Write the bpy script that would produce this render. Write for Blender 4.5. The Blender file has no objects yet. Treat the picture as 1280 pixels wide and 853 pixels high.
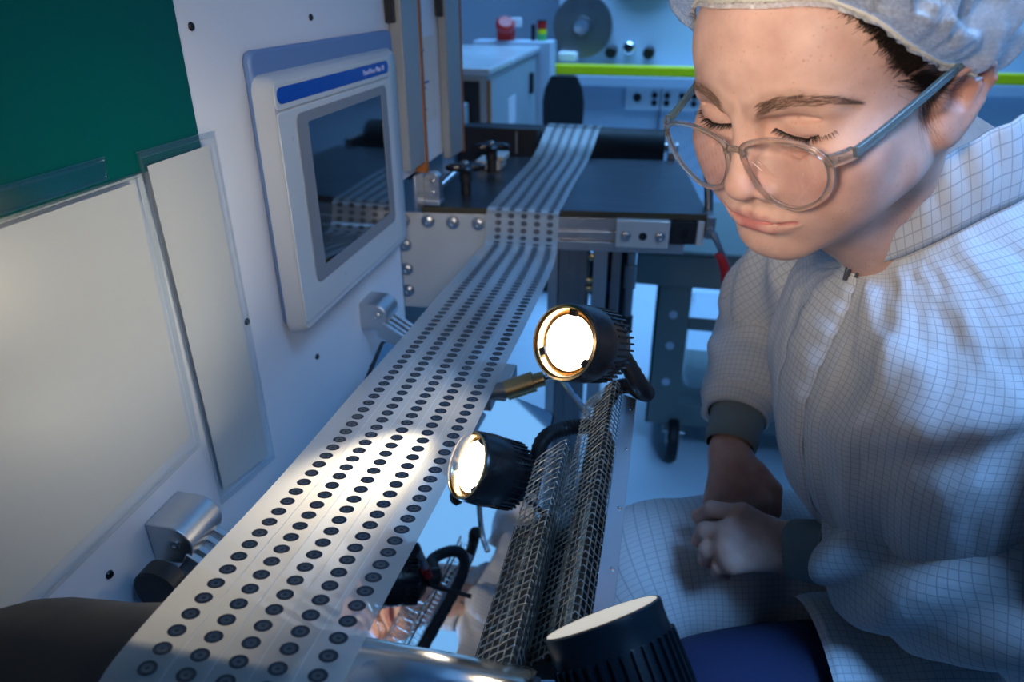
import bpy, bmesh, math, random
import numpy as np
from mathutils import Vector, Matrix
random.seed(4); rng = np.random.default_rng(7)
SC = bpy.context.scene; COL = SC.collection

# ---------------------------------------------------------------- camera, world, lights, exposure
cam_d = bpy.data.cameras.new('camera'); cam = bpy.data.objects.new('camera', cam_d); COL.objects.link(cam)
cam_d.sensor_width = 36.0; cam_d.lens = 36.0*889/1280; cam_d.clip_start = 0.02
cam.location = (0, 0, 1.2)
cam.rotation_euler = (math.radians(90-26.6), 0, math.radians(12.0))
cam_d.dof.use_dof = True; cam_d.dof.focus_distance = 0.57; cam_d.dof.aperture_fstop = 6.3
SC.camera = cam
SC.view_settings.view_transform = 'Standard'; SC.view_settings.look = 'None'
SC.view_settings.gamma = 1; SC.view_settings.use_curve_mapping = False
SC.view_settings.exposure = 0.0

world = bpy.data.worlds.new('world'); SC.world = world; world.use_nodes = True
bg = world.node_tree.nodes['Background']
bg.inputs['Color'].default_value = (0.08, 0.25, 0.80, 1); bg.inputs['Strength'].default_value = 0.03

def area(name, loc, target, size, power, color, spread=180):
    d = bpy.data.lights.new(name, 'AREA'); o = bpy.data.objects.new(name, d); COL.objects.link(o)
    d.shape = 'RECTANGLE'; d.size, d.size_y = size; d.energy = power; d.color = color; d.spread = math.radians(spread)
    o.location = loc
    o.rotation_euler = (Vector(target)-Vector(loc)).to_track_quat('-Z', 'Y').to_euler()
    return o
BLUE = (0.22, 0.50, 1.0)
area('ceiling_panel_lab', (0.2, 3.0, 2.9), (0.2, 3.3, 0), (2.2, 1.4), 46, (0.20, 0.50, 1.0), 105)
area('gown_fill', (0.85, -0.10, 2.3), (0.30, 0.53, 0.96), (0.5, 0.6), 3.0, (0.20, 0.48, 1.0), 42)  # unseen blue fill added above, narrowed onto the gown
area('front_fill', (0.10, -0.20, 1.36), (-0.38, 0.98, 1.00), (0.18, 0.18), 0.34, (1.0, 0.92, 0.84), 36)  # unseen fill lamp added to light the operator panel and table
area('face_fill', (-0.20, -0.10, 1.30), (0.06, 0.52, 1.12), (0.16, 0.16), 0.24, (1.0, 0.84, 0.70), 38)  # unseen warm lamp added to brighten the face

# ---------------------------------------------------------------- materials
def mat(name, color=(.8,.8,.8), rough=.5, metal=0., spec=.5, noise=0., nscale=40., bump=0., bscale=200., emit=None, estr=0., trans=0., ior=1.45, alpha=1., coat=0., sss=0., aniso=None):
    m = bpy.data.materials.new(name); m.use_nodes = True
    nt = m.node_tree; b = nt.nodes['Principled BSDF']
    b.inputs['Base Color'].default_value = (*color, 1); b.inputs['Roughness'].default_value = rough
    b.inputs['Metallic'].default_value = metal; b.inputs['Specular IOR Level'].default_value = spec
    b.inputs['Transmission Weight'].default_value = trans; b.inputs['IOR'].default_value = ior
    b.inputs['Alpha'].default_value = alpha; b.inputs['Coat Weight'].default_value = coat
    if sss: b.inputs['Subsurface Weight'].default_value = sss; b.inputs['Subsurface Radius'].default_value = (1,.35,.2); b.inputs['Subsurface Scale'].default_value = .004
    if emit: b.inputs['Emission Color'].default_value = (*emit, 1); b.inputs['Emission Strength'].default_value = estr
    if noise or bump:
        tc = nt.nodes.new('ShaderNodeTexCoord')
        mp = nt.nodes.new('ShaderNodeMapping'); nt.links.new(tc.outputs['Object'], mp.inputs[0])
        if aniso: mp.inputs['Scale'].default_value = aniso
        n = nt.nodes.new('ShaderNodeTexNoise'); n.inputs['Scale'].default_value = nscale; n.inputs['Detail'].default_value = 5
        nt.links.new(mp.outputs[0], n.inputs['Vector'])
        if noise:
            mx = nt.nodes.new('ShaderNodeMix'); mx.data_type = 'RGBA'
            mx.inputs['A'].default_value = (*[c*(1-noise) for c in color], 1); mx.inputs['B'].default_value = (*[min(1, c*(1+noise)) for c in color], 1)
            nt.links.new(n.outputs['Fac'], mx.inputs['Factor']); nt.links.new(mx.outputs['Result'], b.inputs['Base Color'])
            mr = nt.nodes.new('ShaderNodeMapRange'); mr.inputs['To Min'].default_value = max(0, rough-.08); mr.inputs['To Max'].default_value = min(1, rough+.08)
            nt.links.new(n.outputs['Fac'], mr.inputs['Value']); nt.links.new(mr.outputs[0], b.inputs['Roughness'])
        if bump:
            n2 = nt.nodes.new('ShaderNodeTexNoise'); n2.inputs['Scale'].default_value = bscale; n2.inputs['Detail'].default_value = 4
            nt.links.new(mp.outputs[0], n2.inputs['Vector'])
            bp = nt.nodes.new('ShaderNodeBump'); bp.inputs['Strength'].default_value = bump; bp.inputs['Distance'].default_value = .002
            nt.links.new(n2.outputs['Fac'], bp.inputs['Height']); nt.links.new(bp.outputs[0], b.inputs['Normal'])
    return m

M = {}
M['panel_white'] = mat('panel_white', (.70,.72,.76), .42, noise=.04, nscale=6)
M['green'] = mat('green_acrylic', (.0,.085,.07), .12, noise=.1, nscale=3)
M['paper'] = mat('paper', (.66,.63,.58), .8, spec=.15)
M['black'] = mat('black_plastic', (.012,.012,.014), .45, noise=.2, nscale=60)
M['black_satin'] = mat('black_satin', (.010,.010,.012), .28, noise=.2, nscale=30)
M['steel'] = mat('steel', (.60,.60,.60), .30, 1., noise=.08, nscale=30)
M['alu'] = mat('aluminium', (.62,.62,.62), .38, 1., noise=.07, nscale=20, aniso=(1,8,8))
M['alu_dark'] = mat('aluminium_dark', (.30,.31,.32), .42, 1., noise=.08, nscale=20)
M['chrome'] = mat('chrome', (.78,.78,.78), .10, 1., noise=.03)
M['roller'] = mat('roller_steel', (.66,.64,.60), .16, 1., noise=.06, nscale=12, aniso=(1,6,6))
M['plate'] = mat('anodised_plate', (.055,.065,.075), .34, .6, noise=.18, nscale=10, aniso=(1,7,1))
M['plate_edge'] = mat('plate_edge', (.10,.08,.05), .4, .6, noise=.15)
M['endplate'] = mat('end_plate', (.62,.60,.56), .38, .35, noise=.06, nscale=14)
M['rubber'] = mat('rubber', (.008,.008,.010), .55, noise=.2)
M['hmi'] = mat('hmi_grey', (.52,.54,.56), .38, noise=.03, nscale=8)
M['hmi_face'] = mat('hmi_face', (.50,.53,.54), .30, noise=.03, nscale=8)
M['hmi_back'] = mat('hmi_back_blue', (.13,.22,.42), .45, noise=.05, nscale=10)
M['hmi_blue'] = mat('hmi_blue', (.0,.055,.36), .35, noise=.06)
M['hmi_frame'] = mat('hmi_frame', (.20,.21,.23), .35, noise=.05)
M['line'] = mat('joint_dark', (.10,.10,.11), .6)
M['screen'] = mat('screen_glass', (.004,.006,.009), .06, spec=1.0, coat=1.0)
M['print'] = mat('print_pale', (.45,.50,.72), .5)
M['orange'] = mat('orange_seal', (.32,.10,.015), .5, noise=.2, nscale=80)
M['grey_post'] = mat('grey_post', (.33,.34,.34), .45, .3, noise=.06, nscale=12)
M['cart'] = mat('cart_grey_green', (.16,.20,.19), .5, noise=.08, nscale=14)
M['red'] = mat('red_plastic', (.35,.008,.008), .35, noise=.1)
M['yellow'] = mat('yellow_strip', (.72,.74,.0), .45, noise=.05)
M['floor'] = mat('floor_vinyl', (.62,.72,.80), .30, noise=.05, nscale=3)
M['wall'] = mat('wall_paint', (.55,.66,.78), .6, noise=.04, nscale=2)
M['machine_pale'] = mat('machine_pale', (.48,.58,.68), .45, noise=.05, nscale=4)
M['console'] = mat('console_grey', (.36,.43,.46), .45, noise=.06, nscale=8)
M['console_lid'] = mat('console_lid', (.50,.56,.60), .25, noise=.12, nscale=5)
M['chair_black'] = mat('chair_black', (.015,.02,.025), .7, noise=.3, nscale=60)
M['socket_white'] = mat('socket_white', (.80,.82,.84), .4)
M['lampgreen'] = mat('lamp_green', (.03,.30,.10), .3, emit=(.1,.8,.3), estr=.08)
M['lampred'] = mat('lamp_red', (.30,.012,.014), .3, emit=(1,.05,.03), estr=.03)
M['mirror'] = mat('mirror', (.88,.90,.92), .02, 1.)
M['brass'] = mat('brass', (.55,.40,.20), .3, 1., noise=.1)
M['gold'] = mat('lamp_reflector', (.72,.52,.28), .22, 1., noise=.1, nscale=60)
M['wire'] = mat('guard_wire', (.70,.68,.62), .28, 1., noise=.06)
M['tray'] = mat('guard_tray', (.05,.045,.04), .5, .5, noise=.2, nscale=30)
M['tube'] = mat('heater_tube', (.30,.26,.20), .2, .3, noise=.2, nscale=40)
M['flange'] = mat('flange_steel', (.50,.52,.56), .40, .8, noise=.06)

def schlick(nt, f0, scale):
    lw = nt.nodes.new('ShaderNodeLayerWeight'); lw.inputs[0].default_value = .5
    pw = nt.nodes.new('ShaderNodeMath'); pw.operation = 'POWER'; pw.inputs[1].default_value = 4.; nt.links.new(lw.outputs['Facing'], pw.inputs[0])
    ma = nt.nodes.new('ShaderNodeMath'); ma.operation = 'MULTIPLY_ADD'; ma.inputs[1].default_value = scale; ma.inputs[2].default_value = f0; nt.links.new(pw.outputs[0], ma.inputs[0]); return ma
def glass(name, color, rough, mixfac, tint=(1,1,1)):
    m = bpy.data.materials.new(name); m.use_nodes = True; nt = m.node_tree; nt.nodes.remove(nt.nodes['Principled BSDF'])
    out = nt.nodes['Material Output']; tr = nt.nodes.new('ShaderNodeBsdfTransparent'); tr.inputs[0].default_value = (*tint, 1)
    gl = nt.nodes.new('ShaderNodeBsdfGlossy'); gl.inputs['Roughness'].default_value = rough; gl.inputs['Color'].default_value = (*color, 1)
    mr = schlick(nt, .045*mixfac, .8)
    mx = nt.nodes.new('ShaderNodeMixShader'); nt.links.new(mr.outputs[0], mx.inputs[0]); nt.links.new(tr.outputs[0], mx.inputs[1]); nt.links.new(gl.outputs[0], mx.inputs[2])
    nt.links.new(mx.outputs[0], out.inputs[0])
    return m
M['clear'] = glass('clear_sleeve', (1,1,1), .34, .7, (.93,.95,.96))
M['lens'] = glass('spectacle_lens', (1,1,1), .02, 1.3, (.97,.97,.97))

M['clear_gloss'] = glass('clear_strip_plastic', (1,1,1), .10, 1.6, (.95,.96,.96))
def film_material():
    m = bpy.data.materials.new('web_film'); m.use_nodes = True; nt = m.node_tree; nt.nodes.remove(nt.nodes['Principled BSDF'])
    out = nt.nodes['Material Output']
    tc = nt.nodes.new('ShaderNodeTexCoord')
    n = nt.nodes.new('ShaderNodeTexNoise'); n.inputs['Scale'].default_value = 14; n.inputs['Detail'].default_value = 3
    nt.links.new(tc.outputs['Object'], n.inputs['Vector'])
    bp = nt.nodes.new('ShaderNodeBump'); bp.inputs['Strength'].default_value = .12; bp.inputs['Distance'].default_value = .004
    nt.links.new(n.outputs['Fac'], bp.inputs['Height'])
    tr = nt.nodes.new('ShaderNodeBsdfTransparent'); tr.inputs[0].default_value = (.92,.93,.92,1)
    tl = nt.nodes.new('ShaderNodeBsdfTranslucent'); tl.inputs[0].default_value = (.90,.88,.83,1)
    df = nt.nodes.new('ShaderNodeBsdfDiffuse'); df.inputs[0].default_value = (.80,.79,.76,1)
    gl = nt.nodes.new('ShaderNodeBsdfGlossy'); gl.inputs['Roughness'].default_value = .22; gl.inputs[0].default_value = (1,1,1,1)
    nt.links.new(bp.outputs[0], gl.inputs['Normal'])
    m1 = nt.nodes.new('ShaderNodeMixShader'); m1.inputs[0].default_value = .40
    nt.links.new(tl.outputs[0], m1.inputs[1]); nt.links.new(df.outputs[0], m1.inputs[2])
    m2 = nt.nodes.new('ShaderNodeMixShader'); m2.inputs[0].default_value = .72
    nt.links.new(tr.outputs[0], m2.inputs[1]); nt.links.new(m1.outputs[0], m2.inputs[2])
    m3 = nt.nodes.new('ShaderNodeMixShader')
    ad = schlick(nt, .07, .75)
    nt.links.new(ad.outputs[0], m3.inputs[0])
    nt.links.new(m2.outputs[0], m3.inputs[1]); nt.links.new(gl.outputs[0], m3.inputs[2])
    nt.links.new(m3.outputs[0], out.inputs[0])
    return m
M['film'] = film_material()
M['disc'] = mat('electrode_ink', (.035,.04,.05), .38, noise=.15, nscale=90)
M['disc_mid'] = mat('electrode_ring', (.10,.105,.11), .40, noise=.1, nscale=90)
M['scribe'] = mat('slit_line', (.85,.85,.82), .25, spec=.8)

# ---------------------------------------------------------------- mesh helpers
def frame(ax):
    ax = Vector(ax).normalized(); t = Vector((0,0,1)) if abs(ax.z) < .9 else Vector((1,0,0))
    u = ax.cross(t).normalized(); v = ax.cross(u).normalized()
    return ax, u, v
class MB:
    def __init__(s): s.v = []; s.f = []; s.m = []; s.mi = 0
    def add(s, vs, fs):
        b = len(s.v); s.v += [tuple(map(float, p)) for p in vs]
        s.f += [tuple(b+i for i in f) for f in fs]; s.m += [s.mi]*len(fs); return s
    def box(s, c, d, R=None):
        c = Vector(c); R = R or Matrix.Identity(3)
        vs = [c + R @ Vector((x*d[0]/2, y*d[1]/2, z*d[2]/2)) for x in (-1,1) for y in (-1,1) for z in (-1,1)]
        return s.add(vs, [(0,1,3,2),(4,6,7,5),(0,4,5,1),(2,3,7,6),(0,2,6,4),(1,5,7,3)])
    def bb(s, lo, hi): return s.box([(a+b)/2 for a,b in zip(lo,hi)], [abs(b-a) for a,b in zip(lo,hi)])
    def lathe(s, prof, o, ax, n=24, closed=False, c0=True, c1=True):
        ax, u, v = frame(ax); o = Vector(o); vs = []; fs = []; k = len(prof)
        for r, z in prof:
            for i in range(n):
                a = 2*math.pi*i/n; vs.append(o + ax*z + (u*math.cos(a)+v*math.sin(a))*r)
        for j in range(k if closed else k-1):
            for i in range(n):
                a, b = j*n+i, j*n+(i+1)%n; c, d = ((j+1)%k)*n+(i+1)%n, ((j+1)%k)*n+i
                fs.append((a,b,c,d))
        if not closed:
            if c0 and prof[0][0] > 1e-6: fs.append(tuple(range(n))[::-1])
            if c1 and prof[-1][0] > 1e-6: fs.append(tuple((k-1)*n+i for i in range(n)))
        return s.add(vs, fs)
    def cyl(s, p0, p1, r, n=20, r1=None):
        p0 = Vector(p0); d = Vector(p1)-p0
        return s.lathe([(r,0),(r1 if r1 is not None else r,d.length)], p0, d, n)
    def tube(s, pts, r, n=8, caps=True):
        pts = [Vector(p) for p in pts]; k = len(pts); rs = r if hasattr(r,'__len__') else [r]*k
        vs = []; fs = []; pu = None
        for i, p in enumerate(pts):
            t = (pts[min(i+1,k-1)]-pts[max(i-1,0)]).normalized()
            if pu is None: _, pu, _ = frame(t)
            pu = (pu - t*pu.dot(t)).normalized(); w = t.cross(pu)
            for q in range(n):
                a = 2*math.pi*q/n; vs.append(p + (pu*math.cos(a)+w*math.sin(a))*rs[i])
        for j in range(k-1):
            for i in range(n): fs.append((j*n+i, j*n+(i+1)%n, (j+1)*n+(i+1)%n, (j+1)*n+i))
        if caps: fs += [tuple(range(n))[::-1], tuple((k-1)*n+i for i in range(n))]
        return s.add(vs, fs)
    def prism(s, poly, o, ex, ey, h):
        o, ex, ey = Vector(o), Vector(ex), Vector(ey); ez = ex.cross(ey).normalized()*h; n = len(poly)
        a = [o+ex*x+ey*y for x,y in poly]
        return s.add(a+[p+ez for p in a], [tuple(range(n))[::-1], tuple(range(n,2*n))]+[(i,(i+1)%n,n+(i+1)%n,n+i) for i in range(n)])
    def ring(s, outer, inner, o, ex, ey, h):      # frame between two polygons with the same count
        o, ex, ey = Vector(o), Vector(ex), Vector(ey); ez = ex.cross(ey).normalized()*h; n = len(outer)
        P = [o+ex*x+ey*y for x,y in outer]+[o+ex*x+ey*y for x,y in inner]; P += [p+ez for p in P]; fs = []
        for i in range(n):
            j = (i+1)%n
            fs += [(i,n+i,n+j,j),(2*n+i,2*n+j,3*n+j,3*n+i),(i,j,2*n+j,2*n+i),(n+i,3*n+i,3*n+j,n+j)]
        return s.add(P, fs)
    def grid(s, V, cu=False, cv=False):
        nu, nv = len(V), len(V[0]); vs = [p for row in V for p in row]; fs = []
        for i in range(nu if cu else nu-1):
            for j in range(nv if cv else nv-1):
                i2, j2 = (i+1)%nu, (j+1)%nv; fs.append((i*nv+j, i2*nv+j, i2*nv+j2, i*nv+j2))
        return s.add(vs, fs)
    def mesh(s, name, mats, sharp=35):
        me = bpy.data.meshes.new(name); me.from_pydata(s.v, [], s.f)
        for m in (mats if isinstance(mats, (list,tuple)) else [mats]): me.materials.append(M[m] if isinstance(m, str) else m)
        me.polygons.foreach_set('material_index', s.m)
        bm = bmesh.new(); bm.from_mesh(me); bmesh.ops.recalc_face_normals(bm, faces=bm.faces); bm.to_mesh(me); bm.free()
        me.polygons.foreach_set('use_smooth', [True]*len(me.polygons)); me.set_sharp_from_angle(angle=math.radians(sharp))
        me.update(); return me
    def build(s, name, mats, parent=None, bevel=0., label=None, sharp=35):
        return link(name, s.mesh(name, mats, sharp), parent, bevel, label)
def link(name, me, parent=None, bevel=0., label=None):
    o = bpy.data.objects.new(name, me); COL.objects.link(o); setp(o, parent)
    if label: o['label'] = label
    if bevel:
        b = o.modifiers.new('bevel','BEVEL'); b.width = bevel; b.segments = 2; b.limit_method = 'ANGLE'; b.angle_limit = math.radians(40)
    return o
INV = {}
def setp(o, parent):
    if parent is None: return
    o.parent = parent
    r = parent
    while r.parent: r = r.parent
    o.matrix_parent_inverse = Matrix.Translation(-Vector(r.location)) if parent == r else Matrix.Identity(4)
def thing(name, loc, label, cat, group=None):
    o = bpy.data.objects.new(name, None); COL.objects.link(o); o.location = loc; o.empty_display_size = .05
    return tag(o, label, cat, group)
def tag(o, label, cat, group=None):
    o['label'] = label; o['category'] = cat
    if group: o['group'] = group
    return o
def struct(o): o['kind'] = 'structure'; return o
def rrect(x0, y0, x1, y1, r, n=5):
    P = []
    for cx, cy, a0 in ((x1-r,y0+r,-90),(x1-r,y1-r,0),(x0+r,y1-r,90),(x0+r,y0+r,180)):
        for i in range(n+1):
            a = math.radians(a0+90*i/n); P.append((cx+r*math.cos(a), cy+r*math.sin(a)))
    return P
def bez(pts, n=8):      # Catmull-Rom through the points
    P = [Vector(p) for p in pts]; P = [P[0]*2-P[1]]+P+[P[-1]*2-P[-2]]; o = []
    for i in range(1, len(P)-2):
        for k in range(n):
            t = k/n; a,b,c,d = P[i-1:i+3]
            o.append(.5*((2*b)+(c-a)*t+(2*a-5*b+4*c-d)*t*t+(3*b-a-3*c+d)*t**3))
    return o+[P[-2]]
def text_mesh(txt, size, o, ex, ey, m, parent, name='lettering', depth=.0003):
    c = bpy.data.curves.new('txt','FONT'); c.body = txt; c.size = size; c.extrude = depth
    t = bpy.data.objects.new('txt', c); COL.objects.link(t); dg = bpy.context.evaluated_depsgraph_get()
    me = bpy.data.meshes.new_from_object(t.evaluated_get(dg)); bpy.data.objects.remove(t)
    ex, ey = Vector(ex), Vector(ey); ez = ex.cross(ey)
    me.transform(Matrix.Translation(Vector(o)) @ Matrix((ex,ey,ez)).transposed().to_4x4())
    me.materials.clear(); me.materials.append(M[m]); return link(name, me, parent)
X3, Y3, Z3 = (1,0,0), (0,1,0), (0,0,1)
PX = -.425          # plane of the machine's front panel

# ---------------------------------------------------------------- structure
struct(MB().bb((-3,-1.5,-.05),(3,4.6,0)).build('floor','floor'))
struct(MB().bb((-3,4.5,0),(3,4.6,3)).build('wall_back','wall'))
struct(MB().bb((3,-1.5,0),(3.05,4.6,3)).build('wall_right','wall'))
struct(MB().bb((-3,4.485,0),(3,4.5,.10)).build('baseboard_back','socket_white'))

struct(MB().bb((-3,-1.5,3.0),(3,4.6,3.05)).build('ceiling','wall'))
M['glowpanel'] = mat('blue_glow', (.8,.8,.8), .5, emit=(.22,.55,1.0), estr=.75)  # blue glow added overhead for the mirror to reflect
for x, y in ((1.55,1.15),(1.55,2.75)):
    t_ = thing('ceiling_glow', (x,y,2.98), 'square ceiling luminaire added to glow blue in the mirror, the one %s' % ('over the lap of the person' if y < 2 else 'nearer the back wall'), 'light')
    MB().bb((x-.75,y-.75,2.95),(x+.75,y+.75,2.998)).build('housing','socket_white',t_,.004)
    MB().bb((x-.72,y-.72,2.944),(x+.72,y+.72,2.951)).build('glow_face','glowpanel',t_)
# ---------------------------------------------------------------- machine with front panel
mach = thing('process_machine', (-.55,.5,0), 'white-fronted process machine standing left of the web', 'machine')
MB().bb((-.75,-.35,.02),(PX-.006,1.085,1.9)).build('body','machine_pale',mach,.004)
MB().bb((-.75,1.085,.905),(PX-.006,1.46,1.9)).build('upper_body','machine_pale',mach,.004)
MB().bb((PX-.006,-.35,.06),(PX,1.087,1.85)).build('front_panel','panel_white',mach,.0015)
MB().bb((PX-.006,1.088,.906),(PX-.001,1.46,1.85)).build('front_panel','panel_white',mach,.0015)
for y, z in ((.619,1.167),(.853,1.166),(.621,.875),(.759,.761),(.367,.756),(.921,.660),(.40,.50)):
    s = MB().lathe([(.0036,0),(.0040,.0012),(.0030,.0026),(.0012,.0028),(.0010,.0012),(0,.0012)], (PX-.0003,y,z), X3, 16).build('screw','black_satin',mach)
MB().prism(rrect(-.30,1.061,.595,1.70,.004), (PX,0,0), Y3, Z3, .004).build('viewing_window','green',mach,label='dark green viewing window set in the white front')
p = MB()
p.bb((PX,1.108,.925),(PX+.020,1.186,1.8)); p.build('door_post','grey_post',mach,.002)
MB().bb((PX,1.187,.905),(PX+.021,1.200,1.8)).build('door_seal','orange',mach,.002,'orange rubber seal')
MB().bb((PX,1.350,.895),(PX+.016,1.440,1.8)).build('door_post','grey_post',mach,.002)
MB().bb((PX,1.441,.89),(PX+.017,1.452,1.8)).build('door_seal','orange',mach,.002,'orange rubber seal')
MB().bb((PX,1.338,1.150),(PX+.012,1.352,1.8)).build('hinge','black',mach,.001)
MB().bb((PX,1.092,1.150),(PX+.012,1.107,1.8)).build('hinge','black',mach,.001)
lb = MB().bb((PX,1.228,.98),(PX+.0012,1.320,1.12)).build('notice','paper',mach)
for k, (y0, y1, z) in enumerate(((1.235,1.262,1.098),(1.235,1.255,1.090),(1.236,1.280,1.045),(1.236,1.262,1.036),(1.238,1.262,1.0))):
    MB().bb((PX+.0012,y0,z),(PX+.0015,y1,z+.0035)).build('printed_line','hmi_blue',lb)

# ---------------------------------------------------------------- document sleeves on the panel
def sleeve(name, page, cover, label, thick):
    t = thing(name, (PX, page[0][0], page[0][1]), label, 'document holder')
    MB().prism(page, (PX+thick,0,0), Y3, Z3, .0006).build('page','paper',t)
    o = MB().prism(cover, (PX+thick+.0012,0,0), Y3, Z3, .0005).build('clear_cover','clear',t)
    n = len(cover); cx = sum(a for a,_ in cover)/n; cy = sum(b for _,b in cover)/n
    q = [(a+(cx-a)*.028, b+(cy-b)*.028) for a,b in cover]
    MB().ring(cover, q, (PX+thick,0,0), Y3, Z3, .0026).build('welded_edge','clear',t,.0005)
sleeve('document_sleeve', [(.17,.806),(.492,.812),(.499,1.056),(.17,1.060)], [(.15,.788),(.502,.796),(.509,1.063),(.15,1.066)],
       'large clear sleeve with blank page under the green window', .0046)
sleeve('document_sleeve', [(.520,.728),(.606,.712),(.604,1.066),(.516,1.066)], [(.510,.716),(.616,.700),(.614,1.078),(.507,1.079)],
       'narrow clear sleeve with blank card beside the operator panel', .0060)
st = thing('label_strip', (PX+.004,.40,1.07), 'clear label strip lying along bottom edge of the green window', 'label holder')
MB().prism([(.15,1.0665),(.470,1.0650),(.474,1.083),(.15,1.085)], (PX+.0045,0,0), Y3, Z3, .0018).build('clear_strip','clear_gloss',st,.0006)
MB().cyl((PX+.0065,.15,1.0835),(PX+.0065,.470,1.0805),.0016,8).build('bead','clear_gloss',st)
MB().cyl((PX+.0065,.15,1.0680),(PX+.0065,.470,1.0665),.0013,8).build('bead','clear_gloss',st)

# ---------------------------------------------------------------- operator panel
hm = thing('operator_panel', (PX,.83,.86), 'grey operator panel with dark touch screen on the white front', 'control panel')
MB().prism(rrect(.690,.835,1.088,1.141,.012), (PX+.0005,0,0), Y3, Z3, .010).build('back_plate','hmi_back',hm,.003,'blue-grey mounting plate')
b = MB(); lo = rrect(.684,.826,1.082,1.118,.018); hi = rrect(.676,.842,.996,1.112,.010)
k = len(lo); A = [(PX+.010,y,z) for y,z in lo]; B = [(PX+.030,y*.55+y2*.45,z*.55+z2*.45) for (y,z),(y2,z2) in zip(lo,hi)]; Cc = [(-.387,y,z) for y,z in hi]
b.add(A+B+Cc, [(i,(i+1)%k,k+(i+1)%k,k+i) for i in range(k)]+[(k+i,k+(i+1)%k,2*k+(i+1)%k,2*k+i) for i in range(k)]+[tuple(range(2*k,3*k))])
b.build('housing','hmi',hm)
MB().prism(rrect(.676,.850,.992,1.084,.006), (-.387,0,0), Y3, Z3, .002).build('bezel','hmi_face',hm,.0008)
MB().prism(rrect(.676,1.086,.992,1.113,.006), (-.387,0,0), Y3, Z3, .002).build('name_strip','hmi_face',hm,.0008)
MB().prism(rrect(.680,1.092,.987,1.108,.0078), (-.385,0,0), Y3, Z3, .0006).build('blue_band','hmi_blue',hm,label='blue name band')
text_mesh('PanelView Plus 10', .0098, (-.3842,.899,1.0968), Y3, Z3, 'print', hm)
MB().ring(rrect(.712,.886,.972,1.078,.010), rrect(.737,.902,.952,1.067,.002), (-.385,0,0), Y3, Z3, .0012).build('screen_border','hmi_frame',hm)
MB().prism(rrect(.737,.902,.952,1.067,.002), (-.3852,0,0), Y3, Z3, .0008).build('screen','screen',hm)

# ---------------------------------------------------------------- inspection table
tb = thing('inspection_table', (-.18,1.42,0), 'dark-topped aluminium inspection table behind the web', 'table')
TL, TR = Vector((-.424,1.205,0)), Vector((.084,1.261,0)); ex = (TR-TL).normalized(); ey = Vector((-ex.y,ex.x,0)); TW = (TR-TL).length
def T(a, b, z): return TL + ex*a + ey*b + Vector((0,0,z))       # table frame: along the front, inwards, height
Rt = Matrix((ex,ey,Vector((0,0,1)))).transposed()
def tbox(m, a0,a1,b0,b1,z0,z1): return m.box(T((a0+a1)/2,(b0+b1)/2,(z0+z1)/2),(a1-a0,b1-b0,z1-z0),Rt)
b = MB(); b.prism([(0,0),(TW,0),(TW,.43),(.05,.43),(0,.25)], T(0,0,.829), ex, ey, .011); b.build('table_plate','plate',tb,.001)
tbox(MB(),.0,TW,-.0015,.0002,.8285,.8395).build('front_edge','plate_edge',tb)
b = MB(); b.prism([(-.045,-.19),(.055,-.19),(.12,-.07),(.128,-.001),(-.045,-.001)], T(0,.006,.829), ex, Vector((0,0,1)), .006); ep = b.build('end_plate','endplate',tb,.001)
bolt_me = MB().lathe([(.0115,0),(.0115,.0012),(.0082,.0014),(.0082,.0060),(.0066,.0070),(.0040,.0070),(.0034,.0040),(0,.0040)], (0,0,0), -ey, 20).mesh('bolt','steel')
washer_me = MB().lathe([(.0125,0),(.0125,.0010),(.0080,.0010)], (0,0,0), -ey, 20).mesh('washer','alu_dark')
def bolts(lst, par, depth=0.):
    for a, z in lst:
        o = link('bolt', bolt_me, par); o.location = T(a,depth,z)
        w = link('washer', washer_me, par); w.location = T(a,depth-.0002,z)
bolts([(-.036,.812),(.010,.812),(.056,.811),(.103,.810),(-.036,.765),(-.036,.717),(-.036,.673)], tb)
# extruded front rail: three ribs with slots
b = MB()
for z0, z1, b0 in ((.806,.826,.004),(.800,.806,.010),(.786,.800,.004),(.782,.786,.012),(.764,.782,.002)): tbox(b,.128,TW-.035,b0,.040,z0,z1)
b.build('front_rail','alu',tb,.001)
b = MB(); tbox(b,.352,.446,-.014,.004,.778,.829); cb = b.build('clamp_block','endplate',tb,.002)
for a in (.370,.430):
    o = link('bolt', bolt_me, tb); o.location = T(a,-.0135,.800); o.scale = (.85,.85,.85)
MB().lathe([(.0075,0),(.0075,.0006),(0,.0006)], T(.400,-.0138,.800), -ey, 20).build('threaded_hole','black',tb)
b = MB(); tbox(b,.450,.494,-.004,.04,.784,.826); b.build('end_block','black',tb,.001)
MB().lathe([(.007,0),(.007,.003),(.004,.003),(.004,.001),(0,.001)], T(.474,-.004,.805), -ey, 16).build('end_screw','black_satin',tb)
b = MB(); tbox(b,.495,.507,-.006,.05,.783,.828); b.build('end_bracket','endplate',tb,.001)
# toggle clamp with red grip on the table's right end
tc = MB(); tbox(tc,.508,.524,-.012,.03,.798,.838); tc.cyl(T(.516,-.012,.815),T(.516,-.02,.815),.007); tc.cyl(T(.520,.045,.83),T(.512,.055,.90),.008)
tc.tube([T(.520,-.016,.812),T(.535,-.022,.785),T(.552,-.024,.755)],[.007,.005,.004],8); tco = tc.build('toggle_clamp','alu_dark',tb,.001)
MB().tube(bez([T(.530,-.028,.778),T(.540,-.030,.765),T(.548,-.031,.745),T(.550,-.031,.727)]),[.006+.003*math.sin(i/24*2.6) for i in range(25)],10).build('grip','red',tco,label='red plastic grip')
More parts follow.
